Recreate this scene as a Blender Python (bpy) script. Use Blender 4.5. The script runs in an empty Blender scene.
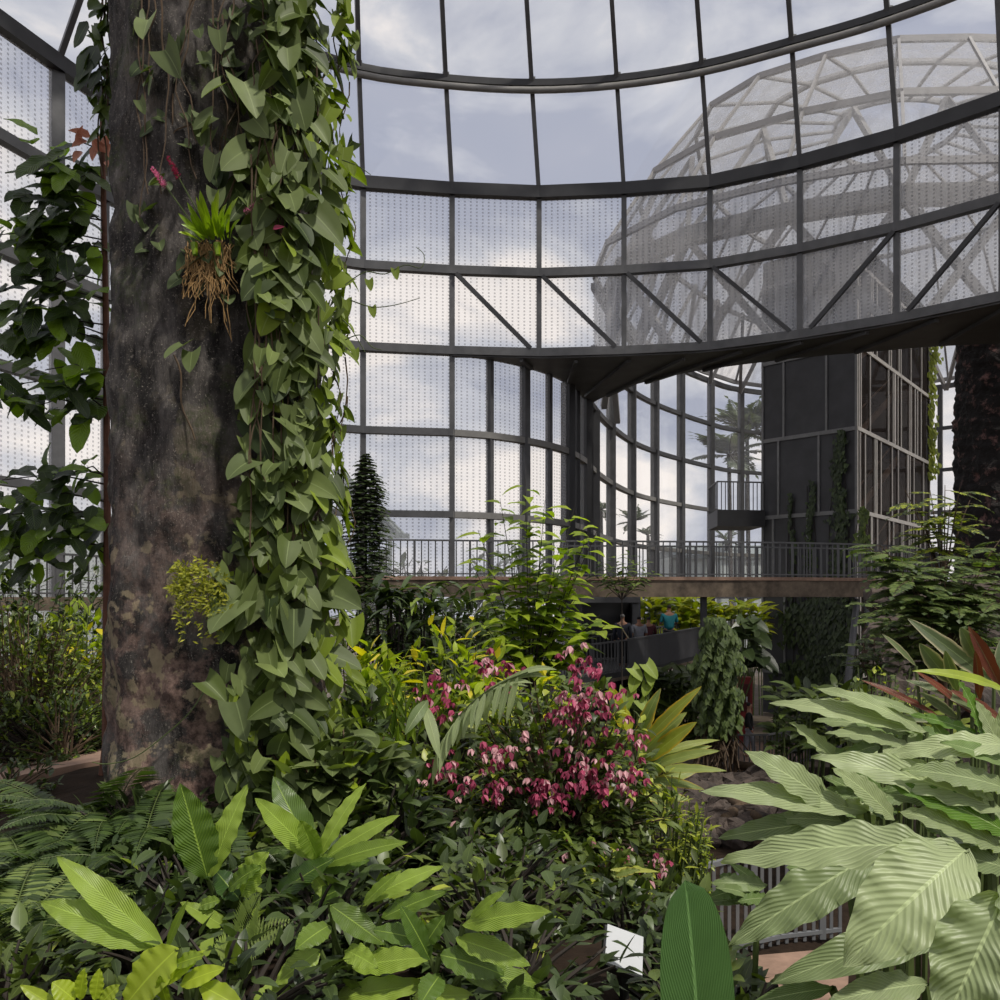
import bpy, math, random
from mathutils import Vector as V, Matrix
R = random.Random(7)
H = 5.0; F = 900.0; HZ = 597.0
C = bpy.context.scene.collection
PI = math.pi
def P(px, py, D):
    """the point at distance D that the photograph shows at px, py"""
    return V(((px-500)/F*D, D, H+(HZ-py)/F*D))
def XY(px, D): return ((px-500)/F*D, D)

# ------------------------------------------------------------------ materials
def mat(name):
    m = bpy.data.materials.new(name); m.use_nodes = True
    nt = m.node_tree; nt.nodes.clear()
    return m, nt, nt.nodes, nt.links
def N(nt, t, **k):
    n = nt.nodes.new(t)
    for a, b in k.items():
        if a[0] == '_': n.inputs[a[1:]].default_value = b
        else: setattr(n, a, b)
    return n
def srgb(r, g, b):
    f = lambda c: (c/255/12.92 if c/255 <= .04045 else ((c/255+.055)/1.055)**2.4)
    return (f(r), f(g), f(b), 1)
def M2(nt, op, a, b=None, clamp=False):
    n = nt.nodes.new('ShaderNodeMath'); n.operation = op; n.use_clamp = clamp
    for i, x in enumerate((a, b)):
        if x is None: continue
        if isinstance(x, (int, float)): n.inputs[i].default_value = x
        else: nt.links.new(x, n.inputs[i])
    return n.outputs[0]
def MIXC(nt, f, a, b):
    n = nt.nodes.new('ShaderNodeMix'); n.data_type = 'RGBA'
    for i, x in ((0, f), (6, a), (7, b)):
        if isinstance(x, (int, float, tuple)): n.inputs[i].default_value = x
        else: nt.links.new(x, n.inputs[i])
    return n.outputs[2]
def solid(name, col, rough=.6, metal=0, noise=.25, scale=6, bump=.0, col2=None, spec=.5, dist=.02):
    m, nt, ns, ln = mat(name)
    tc = N(nt, 'ShaderNodeTexCoord')
    nz = N(nt, 'ShaderNodeTexNoise', _Scale=scale, _Detail=6.0, _Roughness=.62)
    ln.new(tc.outputs['Object'], nz.inputs['Vector'])
    c2 = col2 or tuple([c*(1-noise) for c in col[:3]]+[1])
    f = M2(nt, 'MULTIPLY_ADD', nz.outputs[0], 3.0); f.node.inputs[2].default_value = -1.0; f.node.use_clamp = True
    c = MIXC(nt, f, col, c2)
    b = N(nt, 'ShaderNodeBsdfPrincipled', _Roughness=rough, _Metallic=metal)
    b.inputs['Specular IOR Level'].default_value = spec
    ln.new(c, b.inputs['Base Color'])
    if bump:
        bp = N(nt, 'ShaderNodeBump', _Strength=bump, _Distance=dist)
        ln.new(nz.outputs[0], bp.inputs['Height']); ln.new(bp.outputs[0], b.inputs['Normal'])
    o = N(nt, 'ShaderNodeOutputMaterial'); ln.new(b.outputs[0], o.inputs[0])
    return m
def leafmat(name, ca, cb, cback=None, rough=.38, rib=0, ribs=22, trans=.3, rimcol=None, midrib=.35, spec=.5, cc=None, ribslope=.55, tmul=(1.5, 1.7, .5)):
    """ca..cb by the leaf's own tint; ribs = side veins; cback = underside; rimcol = margin colour"""
    m, nt, ns, ln = mat(name)
    at = N(nt, 'ShaderNodeAttribute', attribute_name='tint')
    sep = N(nt, 'ShaderNodeSeparateColor'); ln.new(at.outputs['Color'], sep.inputs[0])
    uv = N(nt, 'ShaderNodeUVMap'); sx = N(nt, 'ShaderNodeSeparateXYZ'); ln.new(uv.outputs[0], sx.inputs[0])
    geo = N(nt, 'ShaderNodeNewGeometry')
    u = M2(nt, 'ABSOLUTE', M2(nt, 'SUBTRACT', sx.outputs[0], .5))
    c = MIXC(nt, sep.outputs[0], ca, cb)
    if cc: c = MIXC(nt, sep.outputs[1], c, cc)
    nz = N(nt, 'ShaderNodeTexNoise', _Scale=9.0, _Detail=3.0)
    tc = N(nt, 'ShaderNodeTexCoord'); ln.new(tc.outputs['Object'], nz.inputs['Vector'])
    k = M2(nt, 'ADD', M2(nt, 'MULTIPLY', nz.outputs[0], .7), .65)
    vm = N(nt, 'ShaderNodeVectorMath', operation='SCALE'); ln.new(c, vm.inputs[0]); ln.new(k, vm.inputs['Scale'])
    c = vm.outputs[0]
    mr = M2(nt, 'LESS_THAN', u, .022)
    lt = tuple(min(1, x*1.9+.03) for x in cb[:3])+(1,)
    c = MIXC(nt, M2(nt, 'MULTIPLY', mr, midrib), c, lt)
    h = None
    if rib:
        w = M2(nt, 'SINE', M2(nt, 'MULTIPLY', M2(nt, 'SUBTRACT', sx.outputs[1], M2(nt, 'MULTIPLY', u, ribslope)), ribs*2*PI))
        n2 = N(nt, 'ShaderNodeTexNoise', _Scale=7.0, _Detail=2.0); ln.new(tc.outputs['Object'], n2.inputs['Vector'])
        amp = M2(nt, 'MULTIPLY_ADD', n2.outputs[0], 3.2); amp.node.inputs[2].default_value = -1.0; amp.node.use_clamp = True
        h = M2(nt, 'ADD', M2(nt, 'MULTIPLY', w, M2(nt, 'ADD', amp, .25)), M2(nt, 'MULTIPLY', mr, 1.0))
        ww = M2(nt, 'MULTIPLY', M2(nt, 'GREATER_THAN', w, .75), M2(nt, 'MULTIPLY', amp, .13))
        c = MIXC(nt, ww, c, lt)
    if rimcol:
        e = M2(nt, 'MULTIPLY', M2(nt, 'SUBTRACT', u, .33), 6.0, True)
        c = MIXC(nt, M2(nt, 'MULTIPLY', e, M2(nt, 'ADD', sep.outputs[2], 0.0)), c, rimcol)
    if cback: c = MIXC(nt, geo.outputs['Backfacing'], c, cback)
    b = N(nt, 'ShaderNodeBsdfPrincipled', _Roughness=rough); b.inputs['Specular IOR Level'].default_value = spec
    ln.new(c, b.inputs['Base Color'])
    if h is not None:
        bp = N(nt, 'ShaderNodeBump', _Strength=rib, _Distance=.0022); ln.new(h, bp.inputs['Height']); ln.new(bp.outputs[0], b.inputs['Normal'])
    t = N(nt, 'ShaderNodeBsdfTranslucent')
    tcv = N(nt, 'ShaderNodeVectorMath', operation='MULTIPLY'); tcv.inputs[1].default_value = tmul; ln.new(c, tcv.inputs[0])
    ln.new(tcv.outputs[0], t.inputs[0])
    mx = N(nt, 'ShaderNodeMixShader'); mx.inputs[0].default_value = trans
    ln.new(b.outputs[0], mx.inputs[1]); ln.new(t.outputs[0], mx.inputs[2])
    o = N(nt, 'ShaderNodeOutputMaterial'); ln.new(mx.outputs[0], o.inputs[0])
    return m
def glassmat(name, clear, film=(.8,.8,.82,1), dots=False, dot=(.12,.12,.13,1), gloss=.06, streak=False):
    """clear = share of light let straight through; film = milky coating; dots = the printed dot rows (uv in metres)"""
    m, nt, ns, ln = mat(name)
    tr = N(nt, 'ShaderNodeBsdfTransparent')
    df = N(nt, 'ShaderNodeBsdfDiffuse'); tl = N(nt, 'ShaderNodeBsdfTranslucent')
    df.inputs[0].default_value = film; tl.inputs[0].default_value = film
    a = N(nt, 'ShaderNodeMixShader'); a.inputs[0].default_value = .6; ln.new(df.outputs[0], a.inputs[1]); ln.new(tl.outputs[0], a.inputs[2])
    b = N(nt, 'ShaderNodeMixShader'); b.inputs[0].default_value = clear
    ln.new(a.outputs[0], b.inputs[1]); ln.new(tr.outputs[0], b.inputs[2])
    cur = b.outputs[0]
    if streak:
        tc = N(nt, 'ShaderNodeTexCoord'); mp = N(nt, 'ShaderNodeMapping'); mp.inputs['Scale'].default_value = (1.2, 1.2, .12)
        ln.new(tc.outputs['Object'], mp.inputs[0])
        nz = N(nt, 'ShaderNodeTexNoise', _Scale=2.2, _Detail=6.0); ln.new(mp.outputs[0], nz.inputs['Vector'])
        f = M2(nt, 'ADD', M2(nt, 'MULTIPLY', M2(nt, 'SUBTRACT', nz.outputs[0], .5), .9), clear, True); ln.new(f, b.inputs[0])
    if dots:
        uv = N(nt, 'ShaderNodeUVMap'); sx = N(nt, 'ShaderNodeSeparateXYZ'); ln.new(uv.outputs[0], sx.inputs[0])
        fx = M2(nt, 'FRACT', M2(nt, 'MULTIPLY', sx.outputs[0], 1/.19)); fy = M2(nt, 'FRACT', M2(nt, 'MULTIPLY', sx.outputs[1], 1/.11))
        k = M2(nt, 'MULTIPLY', M2(nt, 'LESS_THAN', fx, .3), M2(nt, 'LESS_THAN', fy, .5))
        dd = N(nt, 'ShaderNodeBsdfDiffuse'); dd.inputs[0].default_value = dot
        mx = N(nt, 'ShaderNodeMixShader'); ln.new(M2(nt, 'MULTIPLY', k, .46), mx.inputs[0]); ln.new(cur, mx.inputs[1]); ln.new(dd.outputs[0], mx.inputs[2]); cur = mx.outputs[0]
    gl = N(nt, 'ShaderNodeBsdfGlossy', _Roughness=.03)
    mg = N(nt, 'ShaderNodeMixShader'); mg.inputs[0].default_value = gloss
    ln.new(cur, mg.inputs[1]); ln.new(gl.outputs[0], mg.inputs[2])
    o = N(nt, 'ShaderNodeOutputMaterial'); ln.new(mg.outputs[0], o.inputs[0])
    return m

STEEL = solid('steel', srgb(86,86,87), .5, .2, .3, 3)
STEELD = solid('dark_steel', srgb(50,50,52), .5, .2, .3, 2)
STEELG = solid('grey_tube', srgb(128,126,122), .5, .1, .2, 3)
SOFF = solid('soffit_steel', srgb(80,80,80), .55, .1, .45, .9, col2=srgb(54,54,55))
GLASS = glassmat('clear_glass', .93, gloss=.05)
FRIT = glassmat('dotted_glass', .74, (.84,.84,.86,1), dots=True, gloss=.04)
GLASS2 = glassmat('far_glass', .86, (.75,.75,.75,1), gloss=.05)
ROOFG = glassmat('dusty_roof_glass', .60, (.50,.50,.51,1), gloss=.05, streak=True)
LATT = solid('lattice_steel', srgb(150,148,147), .5, .1, .2, 2)
SOIL = solid('soil', srgb(48,38,30), .95, 0, .5, 5, .8, spec=.1, dist=.05)
CONC = solid('concrete_fascia', srgb(112,98,82), .85, 0, .5, 2.5, .3, col2=srgb(66,56,45))
PAVE = solid('paving', srgb(150,122,104), .9, 0, .3, 3, .2, col2=srgb(112,90,76))
TOWERP = solid('tower_panel', srgb(74,74,77), .55, .1, .3, 1.2)
TOWERG = solid('tower_brown_glass', srgb(62,52,50), .2, .1, .4, 1.5)
TRIM_LIT = solid('tower_trim_lit', srgb(182,177,170), .5, .1, .2, 5)  # side-face trim, paler: the sun on that face is put into the colour
TRIM_SHADE = solid('tower_trim_shaded', srgb(132,132,132), .5, .1, .2, 5)  # same trim on the front face, darker: its shade is in the colour
SOILX = None
BARK2 = solid('brown_bark', srgb(98,62,46), .85, 0, .4, 20, .5)
STEMG = solid('green_stem', srgb(80,94,46), .55, 0, .3, 8)
STEMB = solid('brown_stem', srgb(84,66,46), .8, 0, .4, 12)
STEMD = solid('dark_stem', srgb(46,38,30), .8, 0, .3, 12)
ROOTM = solid('aerial_roots', srgb(150,118,72), .8, 0, .45, 14)
ROCK = solid('rock', srgb(86,74,66), .9, 0, .5, 2.2, 1.0, col2=srgb(40,35,32), dist=.1)
RED = solid('red_paint', srgb(120,26,24), .5, 0, .2, 3)
WHITE = solid('white_plate', srgb(176,178,180), .4, 0, .05, 3)
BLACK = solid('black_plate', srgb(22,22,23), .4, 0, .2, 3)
WATER = solid('water', srgb(24,24,22), .06, 0, .2, 3, .05)

def barkmat():
    m, nt, ns, ln = mat('lichen_bark')
    tc = N(nt, 'ShaderNodeTexCoord')
    def nz(sc, det=6, r=.6, vec=None):
        n = N(nt, 'ShaderNodeTexNoise', _Scale=sc, _Detail=float(det), _Roughness=r); ln.new(vec or tc.outputs['Object'], n.inputs['Vector']); return n.outputs[0]
    def th(x, lo, hi):
        n = N(nt, 'ShaderNodeMapRange'); n.inputs[1].default_value = lo; n.inputs[2].default_value = hi; ln.new(x, n.inputs[0]); return n.outputs[0]
    mp = N(nt, 'ShaderNodeMapping'); mp.inputs['Scale'].default_value = (1, 1, .3); ln.new(tc.outputs['Object'], mp.inputs[0])
    base = MIXC(nt, th(nz(9, 9, .75, mp.outputs[0]), .40, .62), srgb(40,37,36), srgb(116,110,106))
    base = MIXC(nt, M2(nt, 'MULTIPLY', th(nz(2.2, 4), .48, .62), .7), base, srgb(38,35,34))
    sp = nz(75, 4, .75)
    base = MIXC(nt, th(sp, .58, .66), base, srgb(150,142,132))
    sx = N(nt, 'ShaderNodeSeparateXYZ'); ln.new(tc.outputs['Object'], sx.inputs[0])
    low = N(nt, 'ShaderNodeMapRange'); low.inputs[1].default_value = 2.2; low.inputs[2].default_value = .3; ln.new(sx.outputs[2], low.inputs[0])
    l = M2(nt, 'MULTIPLY', low.outputs[0], th(nz(5, 8, .7), .44, .53))
    base = MIXC(nt, M2(nt, 'MULTIPLY', l, .9), base, MIXC(nt, th(nz(18, 6, .7), .4, .6), srgb(96,74,68), srgb(176,146,132)))
    pale = M2(nt, 'MULTIPLY', th(nz(6.5, 6, .55), .565, .595), M2(nt, 'ADD', M2(nt, 'MULTIPLY', low.outputs[0], 1.5), .12, True))
    base = MIXC(nt, M2(nt, 'MULTIPLY', pale, .85), base, MIXC(nt, nz(30), srgb(150,140,112), srgb(190,170,140)))
    moss = M2(nt, 'MULTIPLY', th(nz(3.3, 8, .7), .54, .62), th(nz(40, 4, .7), .4, .6))
    base = MIXC(nt, M2(nt, 'MULTIPLY', moss, .6), base, srgb(76,88,50))
    b = N(nt, 'ShaderNodeBsdfPrincipled', _Roughness=.85); b.inputs['Specular IOR Level'].default_value = .25
    ln.new(base, b.inputs['Base Color'])
    bp = N(nt, 'ShaderNodeBump', _Strength=1.0, _Distance=.06); ln.new(nz(14, 10, .8, mp.outputs[0]), bp.inputs['Height']); ln.new(bp.outputs[0], b.inputs['Normal'])
    o = N(nt, 'ShaderNodeOutputMaterial'); ln.new(b.outputs[0], o.inputs[0])
    return m
BARK = barkmat()

L_HEART = leafmat('heart_leaf', srgb(48,62,32), srgb(112,124,78), rough=.55, trans=.28, midrib=.35, cc=srgb(128,146,36), spec=.3)
L_GINGER = leafmat('ginger_leaf', srgb(76,102,32), srgb(146,168,68), rough=.36, rib=.5, ribs=24, trans=.33, cc=srgb(54,84,34))
L_PALE = leafmat('pale_ribbed_leaf', srgb(86,104,60), srgb(160,172,126), rough=.42, rib=.5, ribs=17, trans=.28, cc=srgb(84,118,32), cback=srgb(120,134,76), spec=.4)
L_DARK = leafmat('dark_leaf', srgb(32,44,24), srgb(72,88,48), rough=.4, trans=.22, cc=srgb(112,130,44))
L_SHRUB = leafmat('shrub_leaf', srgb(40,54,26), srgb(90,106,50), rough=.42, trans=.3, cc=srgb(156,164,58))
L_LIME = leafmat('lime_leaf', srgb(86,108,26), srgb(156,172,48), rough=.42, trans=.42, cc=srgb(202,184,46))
L_FERN = leafmat('fern_leaf', srgb(34,50,22), srgb(72,92,40), rough=.5, trans=.3, cc=srgb(140,156,84))
L_FEATH = leafmat('feathery_leaf', srgb(44,62,32), srgb(98,116,62), rough=.5, trans=.35, cc=srgb(140,156,80))
L_SAP = leafmat('glossy_rib_leaf', srgb(34,50,22), srgb(80,100,38), rough=.28, rib=.9, ribs=12, trans=.32, cc=srgb(112,140,34))
L_RED = leafmat('red_backed_leaf', srgb(68,84,52), srgb(106,120,78), rough=.4, rib=.3, ribs=34, trans=.2, cback=srgb(104,50,36), rimcol=srgb(196,186,150), cc=srgb(112,56,38))
L_VARI = leafmat('edged_leaf', srgb(90,108,54), srgb(142,154,88), rough=.42, rib=.3, ribs=24, trans=.35, rimcol=srgb(214,172,50), cc=srgb(176,176,56))
L_BIG = leafmat('big_leaf', srgb(70,104,58), srgb(86,118,68), rough=.4, rib=.4, ribs=26, trans=.3, midrib=.7, ribslope=1.1)
L_ORCH = leafmat('orchid_leaf', srgb(104,132,22), srgb(150,172,40), rough=.35, trans=.35)
L_MOSS = leafmat('moss_leaf', srgb(112,120,28), srgb(160,158,40), rough=.6, trans=.35)
PT = (1.2, .9, 1.0)
L_PINK = leafmat('pink_petal', srgb(120,34,62), srgb(178,76,108), rough=.5, trans=.25, midrib=0, cc=srgb(206,160,164), tmul=PT)
L_LILAC = leafmat('lilac_petal', srgb(206,110,150), srgb(236,176,206), rough=.5, trans=.3, midrib=0, tmul=PT)
L_COPPER = leafmat('copper_leaf', srgb(140,84,60), srgb(186,128,98), rough=.4, rib=.4, ribs=10, trans=.3, tmul=PT)
L_PALM = leafmat('palm_leaf', srgb(70,78,68), srgb(100,108,96), rough=.5, trans=.2)

# ------------------------------------------------------------------ mesh building
class MB:
    def __init__(s): s.v = []; s.f = []; s.uv = []; s.t = []
    def add(s, v, uv=(0, 0), t=(.5, 0, 0)):
        s.v.append(v); s.uv.append(uv); s.t.append(t); return len(s.v)-1
    def quad(s, a, b, c, d, t=(.5, 0, 0)):
        i = [s.add(x, u, t) for x, u in zip((a, b, c, d), ((0, 0), (1, 0), (1, 1), (0, 1)))]; s.f.append(i)
    def box(s, c, sx, sy, sz, rot=None):
        i0 = len(s.v)
        for dx in (-.5, .5):
            for dy in (-.5, .5):
                for dz in (-.5, .5):
                    p = V((dx*sx, dy*sy, dz*sz))
                    if rot is not None: p = rot @ p
                    s.add(tuple(V(c)+p))
        for q in ((0, 1, 3, 2), (4, 6, 7, 5), (0, 4, 5, 1), (2, 3, 7, 6), (0, 2, 6, 4), (1, 5, 7, 3)): s.f.append([i0+k for k in q])
    def beam(s, a, b, w, h, up=(0, 0, 1), ext=0):
        a = V(a); b = V(b); d = (b-a)
        if d.length < 1e-6: return
        d.normalize(); a = a-d*ext; b = b+d*ext
        x = d.cross(V(up))
        if x.length < 1e-4: x = d.cross(V((1, 0, 0)))
        x.normalize(); y = x.cross(d)
        i0 = len(s.v)
        for p in (a, b):
            for u, v in ((-1, -1), (1, -1), (1, 1), (-1, 1)): s.add(tuple(p+x*u*w/2+y*v*h/2))
        for q in ((0, 3, 2, 1), (4, 5, 6, 7), (0, 1, 5, 4), (1, 2, 6, 5), (2, 3, 7, 6), (3, 0, 4, 7)): s.f.append([i0+k for k in q])
    def tube(s, pts, r0, r1=None, n=6, cap=True):
        r1 = r0 if r1 is None else r1
        pts = [V(p) for p in pts]; m = len(pts); rings = []
        ref = V((.31, .27, .91))
        for i, p in enumerate(pts):
            d = (pts[min(i+1, m-1)]-pts[max(i-1, 0)])
            if d.length < 1e-7: d = V((0, 0, 1))
            d.normalize(); x = d.cross(ref)
            if x.length < 1e-3: x = d.cross(V((1, 0, 0)))
            x.normalize(); y = d.cross(x); r = r0+(r1-r0)*i/(m-1)
            rings.append([s.add(tuple(p+x*math.cos(2*PI*k/n)*r+y*math.sin(2*PI*k/n)*r)) for k in range(n)])
        for a, b in zip(rings, rings[1:]):
            for k in range(n): s.f.append([a[k], a[(k+1) % n], b[(k+1) % n], b[k]])
        if cap: s.f.append(rings[0][::-1]); s.f.append(rings[-1])
    def leafc(s, p0, p1, p2, nrm, W, shape='lance', ns=6, nc=2, fold=.15, wave=0, tint=None, L=None, wn=5):
        """one leaf along the curve p0 p1 p2"""
        tint = tint or (R.random(), 0, 0)
        L = L or ((p1-p0).length+(p2-p1).length)
        rows = []; ph = R.random()*6
        js = [k/(nc/2)-1 for k in range(nc+1)]
        side0 = None
        for i in range(ns+1):
            t = i/ns
            c = p0*(1-t)**2+p1*2*t*(1-t)+p2*t*t
            d = (p1-p0)*(1-t)+(p2-p1)*t
            if d.length < 1e-7: d = p2-p0
            d.normalize(); sd = d.cross(nrm)
            if sd.length < 1e-3: sd = d.cross(V((.3, .5, .8)))
            sd.normalize(); n = sd.cross(d)
            if shape == 'lance': w = math.sin(PI*min(1, t)**.82)**.8 if 0 < t < 1 else 0
            elif shape == 'strap': w = (min(1, t*7+.25))*(1-t**4)**.9
            elif shape == 'ovate': w = math.sin(PI*t**.62)**.85 if 0 < t < 1 else 0
            elif shape == 'oval': w = (1-abs(2*t-1)**2.6)**.5
            elif shape == 'broad': w = (math.sin(PI*t**.75)**.55) if 0 < t < 1 else 0
            elif shape == 'heart': w = max(0, 1-t)**.72*(t+.14)**.22*1.5
            else: w = 1-t
            if t == 0 and shape != 'heart': w = max(w, .03)
            if wave: w *= 1+.09*math.sin(t*31+ph)*(1-t)
            w *= W/2; row = []
            for j in js:
                q = c+sd*w*j*math.cos(fold)+n*abs(j)*w*math.sin(fold)
                if shape == 'heart': q = q-d*L*.20*abs(j)**1.5*(1-t)**4
                if wave: q = q+n*(math.sin(t*wn*PI*2+ph+(0 if j > 0 else 1.7))*wave*W*abs(j)**2)
                row.append(s.add(tuple(q), (j*.5+.5, t), tint))
            rows.append(row)
        for a, b in zip(rows, rows[1:]):
            for k in range(nc): s.f.append([a[k], a[k+1], b[k+1], b[k]])
    def leaf(s, b, d, nrm, L, W, droop=.5, shape='lance', ns=5, nc=2, fold=.15, wave=0, tint=None, wn=5):
        d = d.normalized(); g = V((0, 0, -1))
        p1 = b+d*L*.5; d2 = (d+g*droop).normalized(); p2 = p1+d2*L*.5
        s.leafc(b, p1, p2, nrm, W, shape, ns, nc, fold, wave, tint, L, wn)
    def build(s, name, m, parent=None, smooth=False, kind=None):
        me = bpy.data.meshes.new(name); 
        me.from_pydata(s.v, [], s.f); me.update()
        uvl = me.uv_layers.new(name='UVMap'); vi = [0]*len(me.loops); me.loops.foreach_get('vertex_index', vi)
        flat = []
        for k in vi: flat.extend(s.uv[k])
        uvl.data.foreach_set('uv', flat)
        at = me.color_attributes.new('tint', 'FLOAT_COLOR', 'POINT')
        fl = []
        for t in s.t: fl.extend((t[0], t[1], t[2], 1.0))
        at.data.foreach_set('color', fl)
        if smooth: me.polygons.foreach_set('use_smooth', [True]*len(me.polygons))
        me.materials.append(m)
        o = bpy.data.objects.new(name, me); C.objects.link(o)
        if parent is not None: o.parent = parent; o.matrix_parent_inverse = parent.matrix_world.inverted()
        if kind: o['kind'] = kind
        return o
def thing(name, label, cat, loc=(0, 0, 0), group=None):
    o = bpy.data.objects.new(name, None); C.objects.link(o); o.location = loc; o.empty_display_size = .1
    o.matrix_world = Matrix.Translation(loc)
    o['label'] = label; o['category'] = cat
    if group: o['group'] = group
    return o
def tag(o, label, cat, group=None):
    o['label'] = label; o['category'] = cat
    if group: o['group'] = group
    return o
TRIM = [0]
def trim(mb, m=None, smooth=False):
    TRIM[0] += 1; return mb.build('trim_%d' % TRIM[0], m or STEEL, kind='structure', smooth=smooth)
WIN = [0]
def window(mb, m):
    WIN[0] += 1; return mb.build('window_%d' % WIN[0], m, kind='structure')
def ss(x, a, b):
    t = max(0, min(1, (x-a)/(b-a))); return t*t*(3-2*t)
def rdir():
    while True:
        v = V((R.uniform(-1, 1), R.uniform(-1, 1), R.uniform(-1, 1)))
        if .01 < v.length < 1: return v.normalized()
def rv(a, b): return R.uniform(a, b)

# ------------------------------------------------------------------ terrain (height above the atrium floor)
def ground(x, y):
    base = 3.65                                  # bed round the great trunk
    base += .25*math.sin(x*1.3+y*.7)*.4
    if x < -3.5: base -= .25*ss(-x, 3.5, 6)
    far = ss(y, 8.5, 15)                         # falls away to the atrium floor
    if x < -4: far *= 1-.75*ss(-x, 4, 8)
    z = base*(1-far)
    r = ss(x, .35, 1.7)*ss(y, 1.6, 4.5)          # lower path to the right
    low = 1.3*(1-ss(y, 11, 16))
    z = z*(1-r)+min(z, low)*r
    return z-.03
def build_ground():
    mb = MB(); xs = [-20+.4*i for i in range(106)]; ys = [-1+.4*i for i in range(70)]
    idx = {}
    for i, x in enumerate(xs):
        for j, y in enumerate(ys):
            idx[i, j] = mb.add((x, y, ground(x, y)+.04*math.sin(x*7.1+y*3.3)*math.sin(y*6.3-x*2)*(1 if ground(x, y) > .2 else 0)-(.0)))
    for i in range(len(xs)-1):
        for j in range(len(ys)-1): mb.f.append([idx[i, j], idx[i+1, j], idx[i+1, j+1], idx[i, j+1]])
    o = mb.build('ground', SOIL, smooth=True, kind='structure')
    mb = MB(); mb.quad((-150, -60, -.06), (150, -60, -.06), (150, 220, -.06), (-150, 220, -.06)); mb.build('floor', CONC, kind='structure')
build_ground()

# ------------------------------------------------------------------ the glass wall of the near hall
KX = [-95, -22, 57, 105, 181, 274, 363, 452, 539, 624, 710, 800, 897, 1003]
KD = [17.6, 19.7, 21.8, 23.3, 25.3, 27.0, 28.1, 28.55, 28.8, 28.55, 28.07, 26.8, 25.25, 23.4]
K = [XY(a, b) for a, b in zip(KX, KD)]
K = [(-11.8, 11.8), (-11.9, 14.6)] + K[0:1] + K[1:] + [(14.6, 21.3), (15.7, 18.6), (16.3, 15.8)]
TX = [-35, 35, 112, 157, 215, 288, 359, 446, 532, 617, 702, 792, 888, 997]
TD = [17.2, 19.1, 20.6, 22.0, 24.0, 25.8, 27.1, 27.7, 27.95, 27.7, 27.0, 25.85, 24.6, 22.9]
T = [XY(a, b) for a, b in zip(TX, TD)]
T = [(-10.2, 11.5), (-10.3, 13.8)] + T + [(13.7, 20.8), (14.6, 18.3), (15.1, 15.8)]
def lerp2(a, b, t): return (a[0]+(b[0]-a[0])*t, a[1]+(b[1]-a[1])*t)
cx, cy = 1.0, 10.0
U = []
for i, (k, t) in enumerate(zip(K, T)):
    dx, dy = t[0]-k[0], t[1]-k[1]
    U.append((t[0]+dx*1.35+(cx-t[0])*.035, t[1]+dy*1.35+(cy-t[1])*.05))
U2 = [(u[0]+(cx-u[0])*.28, u[1]+(cy-u[1])*.28) for u in U]
HL = [0.0, 2.61, 5.20, 7.78, 10.33, 12.88]      # heights above the eye
z = lambda h: H+h
nK = len(K); iS = 9                              # K[iS] is the last mullion that reaches the ground (452)
assert abs(K[iS][1]-28.55) < .01
def pane(mb, a, b, c, d, u0, w, h):
    i = [mb.add(p, uv) for p, uv in zip((a, b, c, d), ((u0, 0), (u0+w, 0), (u0+w, h), (u0, h)))]; mb.f.append(i)
def ringbeam(pts, zz, w, h, m=STEEL, off=0):
    mb = MB()
    for a, b in zip(pts, pts[1:]): mb.beam((a[0], a[1], zz+off), (b[0], b[1], zz+off), w, h, ext=.03)
    return trim(mb, m)
for i in range(nK-1):
    a, b = K[i], K[i+1]; w = math.dist(a, b)
    lv = [z(-5)]+[z(h) for h in HL] if i < iS else [z(7.78), z(10.33), z(12.88)]
    mb = MB()
    for z0, z1 in zip(lv, lv[1:]): pane(mb, (a[0], a[1], z0), (b[0], b[1], z0), (b[0], b[1], z1), (a[0], a[1], z1), 0, w, z1-z0)
    window(mb, FRIT)
    mb = MB(); t0, t1, u0, u1, v0, v1 = T[i], T[i+1], U[i], U[i+1], U2[i], U2[i+1]
    pane(mb, (*a, z(12.88)), (*b, z(12.88)), (*t1, z(15.8)), (*t0, z(15.8)), 0, w, 3)
    pane(mb, (*t0, z(15.8)), (*t1, z(15.8)), (*u1, z(19)), (*u0, z(19)), 0, w, 3)
    pane(mb, (*u0, z(19)), (*u1, z(19)), (*v1, z(22)), (*v0, z(22)), 0, w, 3)
    window(mb, GLASS)
for i in range(nK):
    mb = MB(); k = K[i]; bot = z(-5) if i <= iS else z(7.7)
    d = V((cx-k[0], cy-k[1], 0)).normalized()
    wid = .30 if i == 4 or i == 3 else .16
    mb.beam((k[0], k[1], bot), (k[0], k[1], z(12.88)), wid, .24, up=d)
    mb.beam((*k, z(12.88)), (*T[i], z(15.8)), .13, .16, up=d)
    mb.beam((*T[i], z(15.8)), (*U[i], z(19)), .13, .16, up=d)
    mb.beam((*U[i], z(19)), (*U2[i], z(22)), .13, .16, up=d)
    mb.box((T[i][0], T[i][1], z(15.9)), .2, .2, .42)
    trim(mb)
inn = lambda pts, q: [(p[0]+(cx-p[0])*q/30, p[1]+(cy-p[1])*q/30) for p in pts]
def smooth_curve(pts, n=5):
    out = []
    m = len(pts)
    for i in range(m-1):
        p0, p1, p2, p3 = pts[max(i-1, 0)], pts[i], pts[i+1], pts[min(i+2, m-1)]
        for k in range(n):
            t = k/n
            out.append(tuple(.5*((2*p1[c])+(-p0[c]+p2[c])*t+(2*p0[c]-5*p1[c]+4*p2[c]-p3[c])*t*t+(-p0[c]+3*p1[c]-3*p2[c]+p3[c])*t**3) for c in range(len(p1))))
    out.append(tuple(pts[-1])); return out
ringbeam(inn(K, .15), z(12.88), .30, .38, STEELD)
ringbeam(inn(K, .12), z(10.33), .26, .26)
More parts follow.
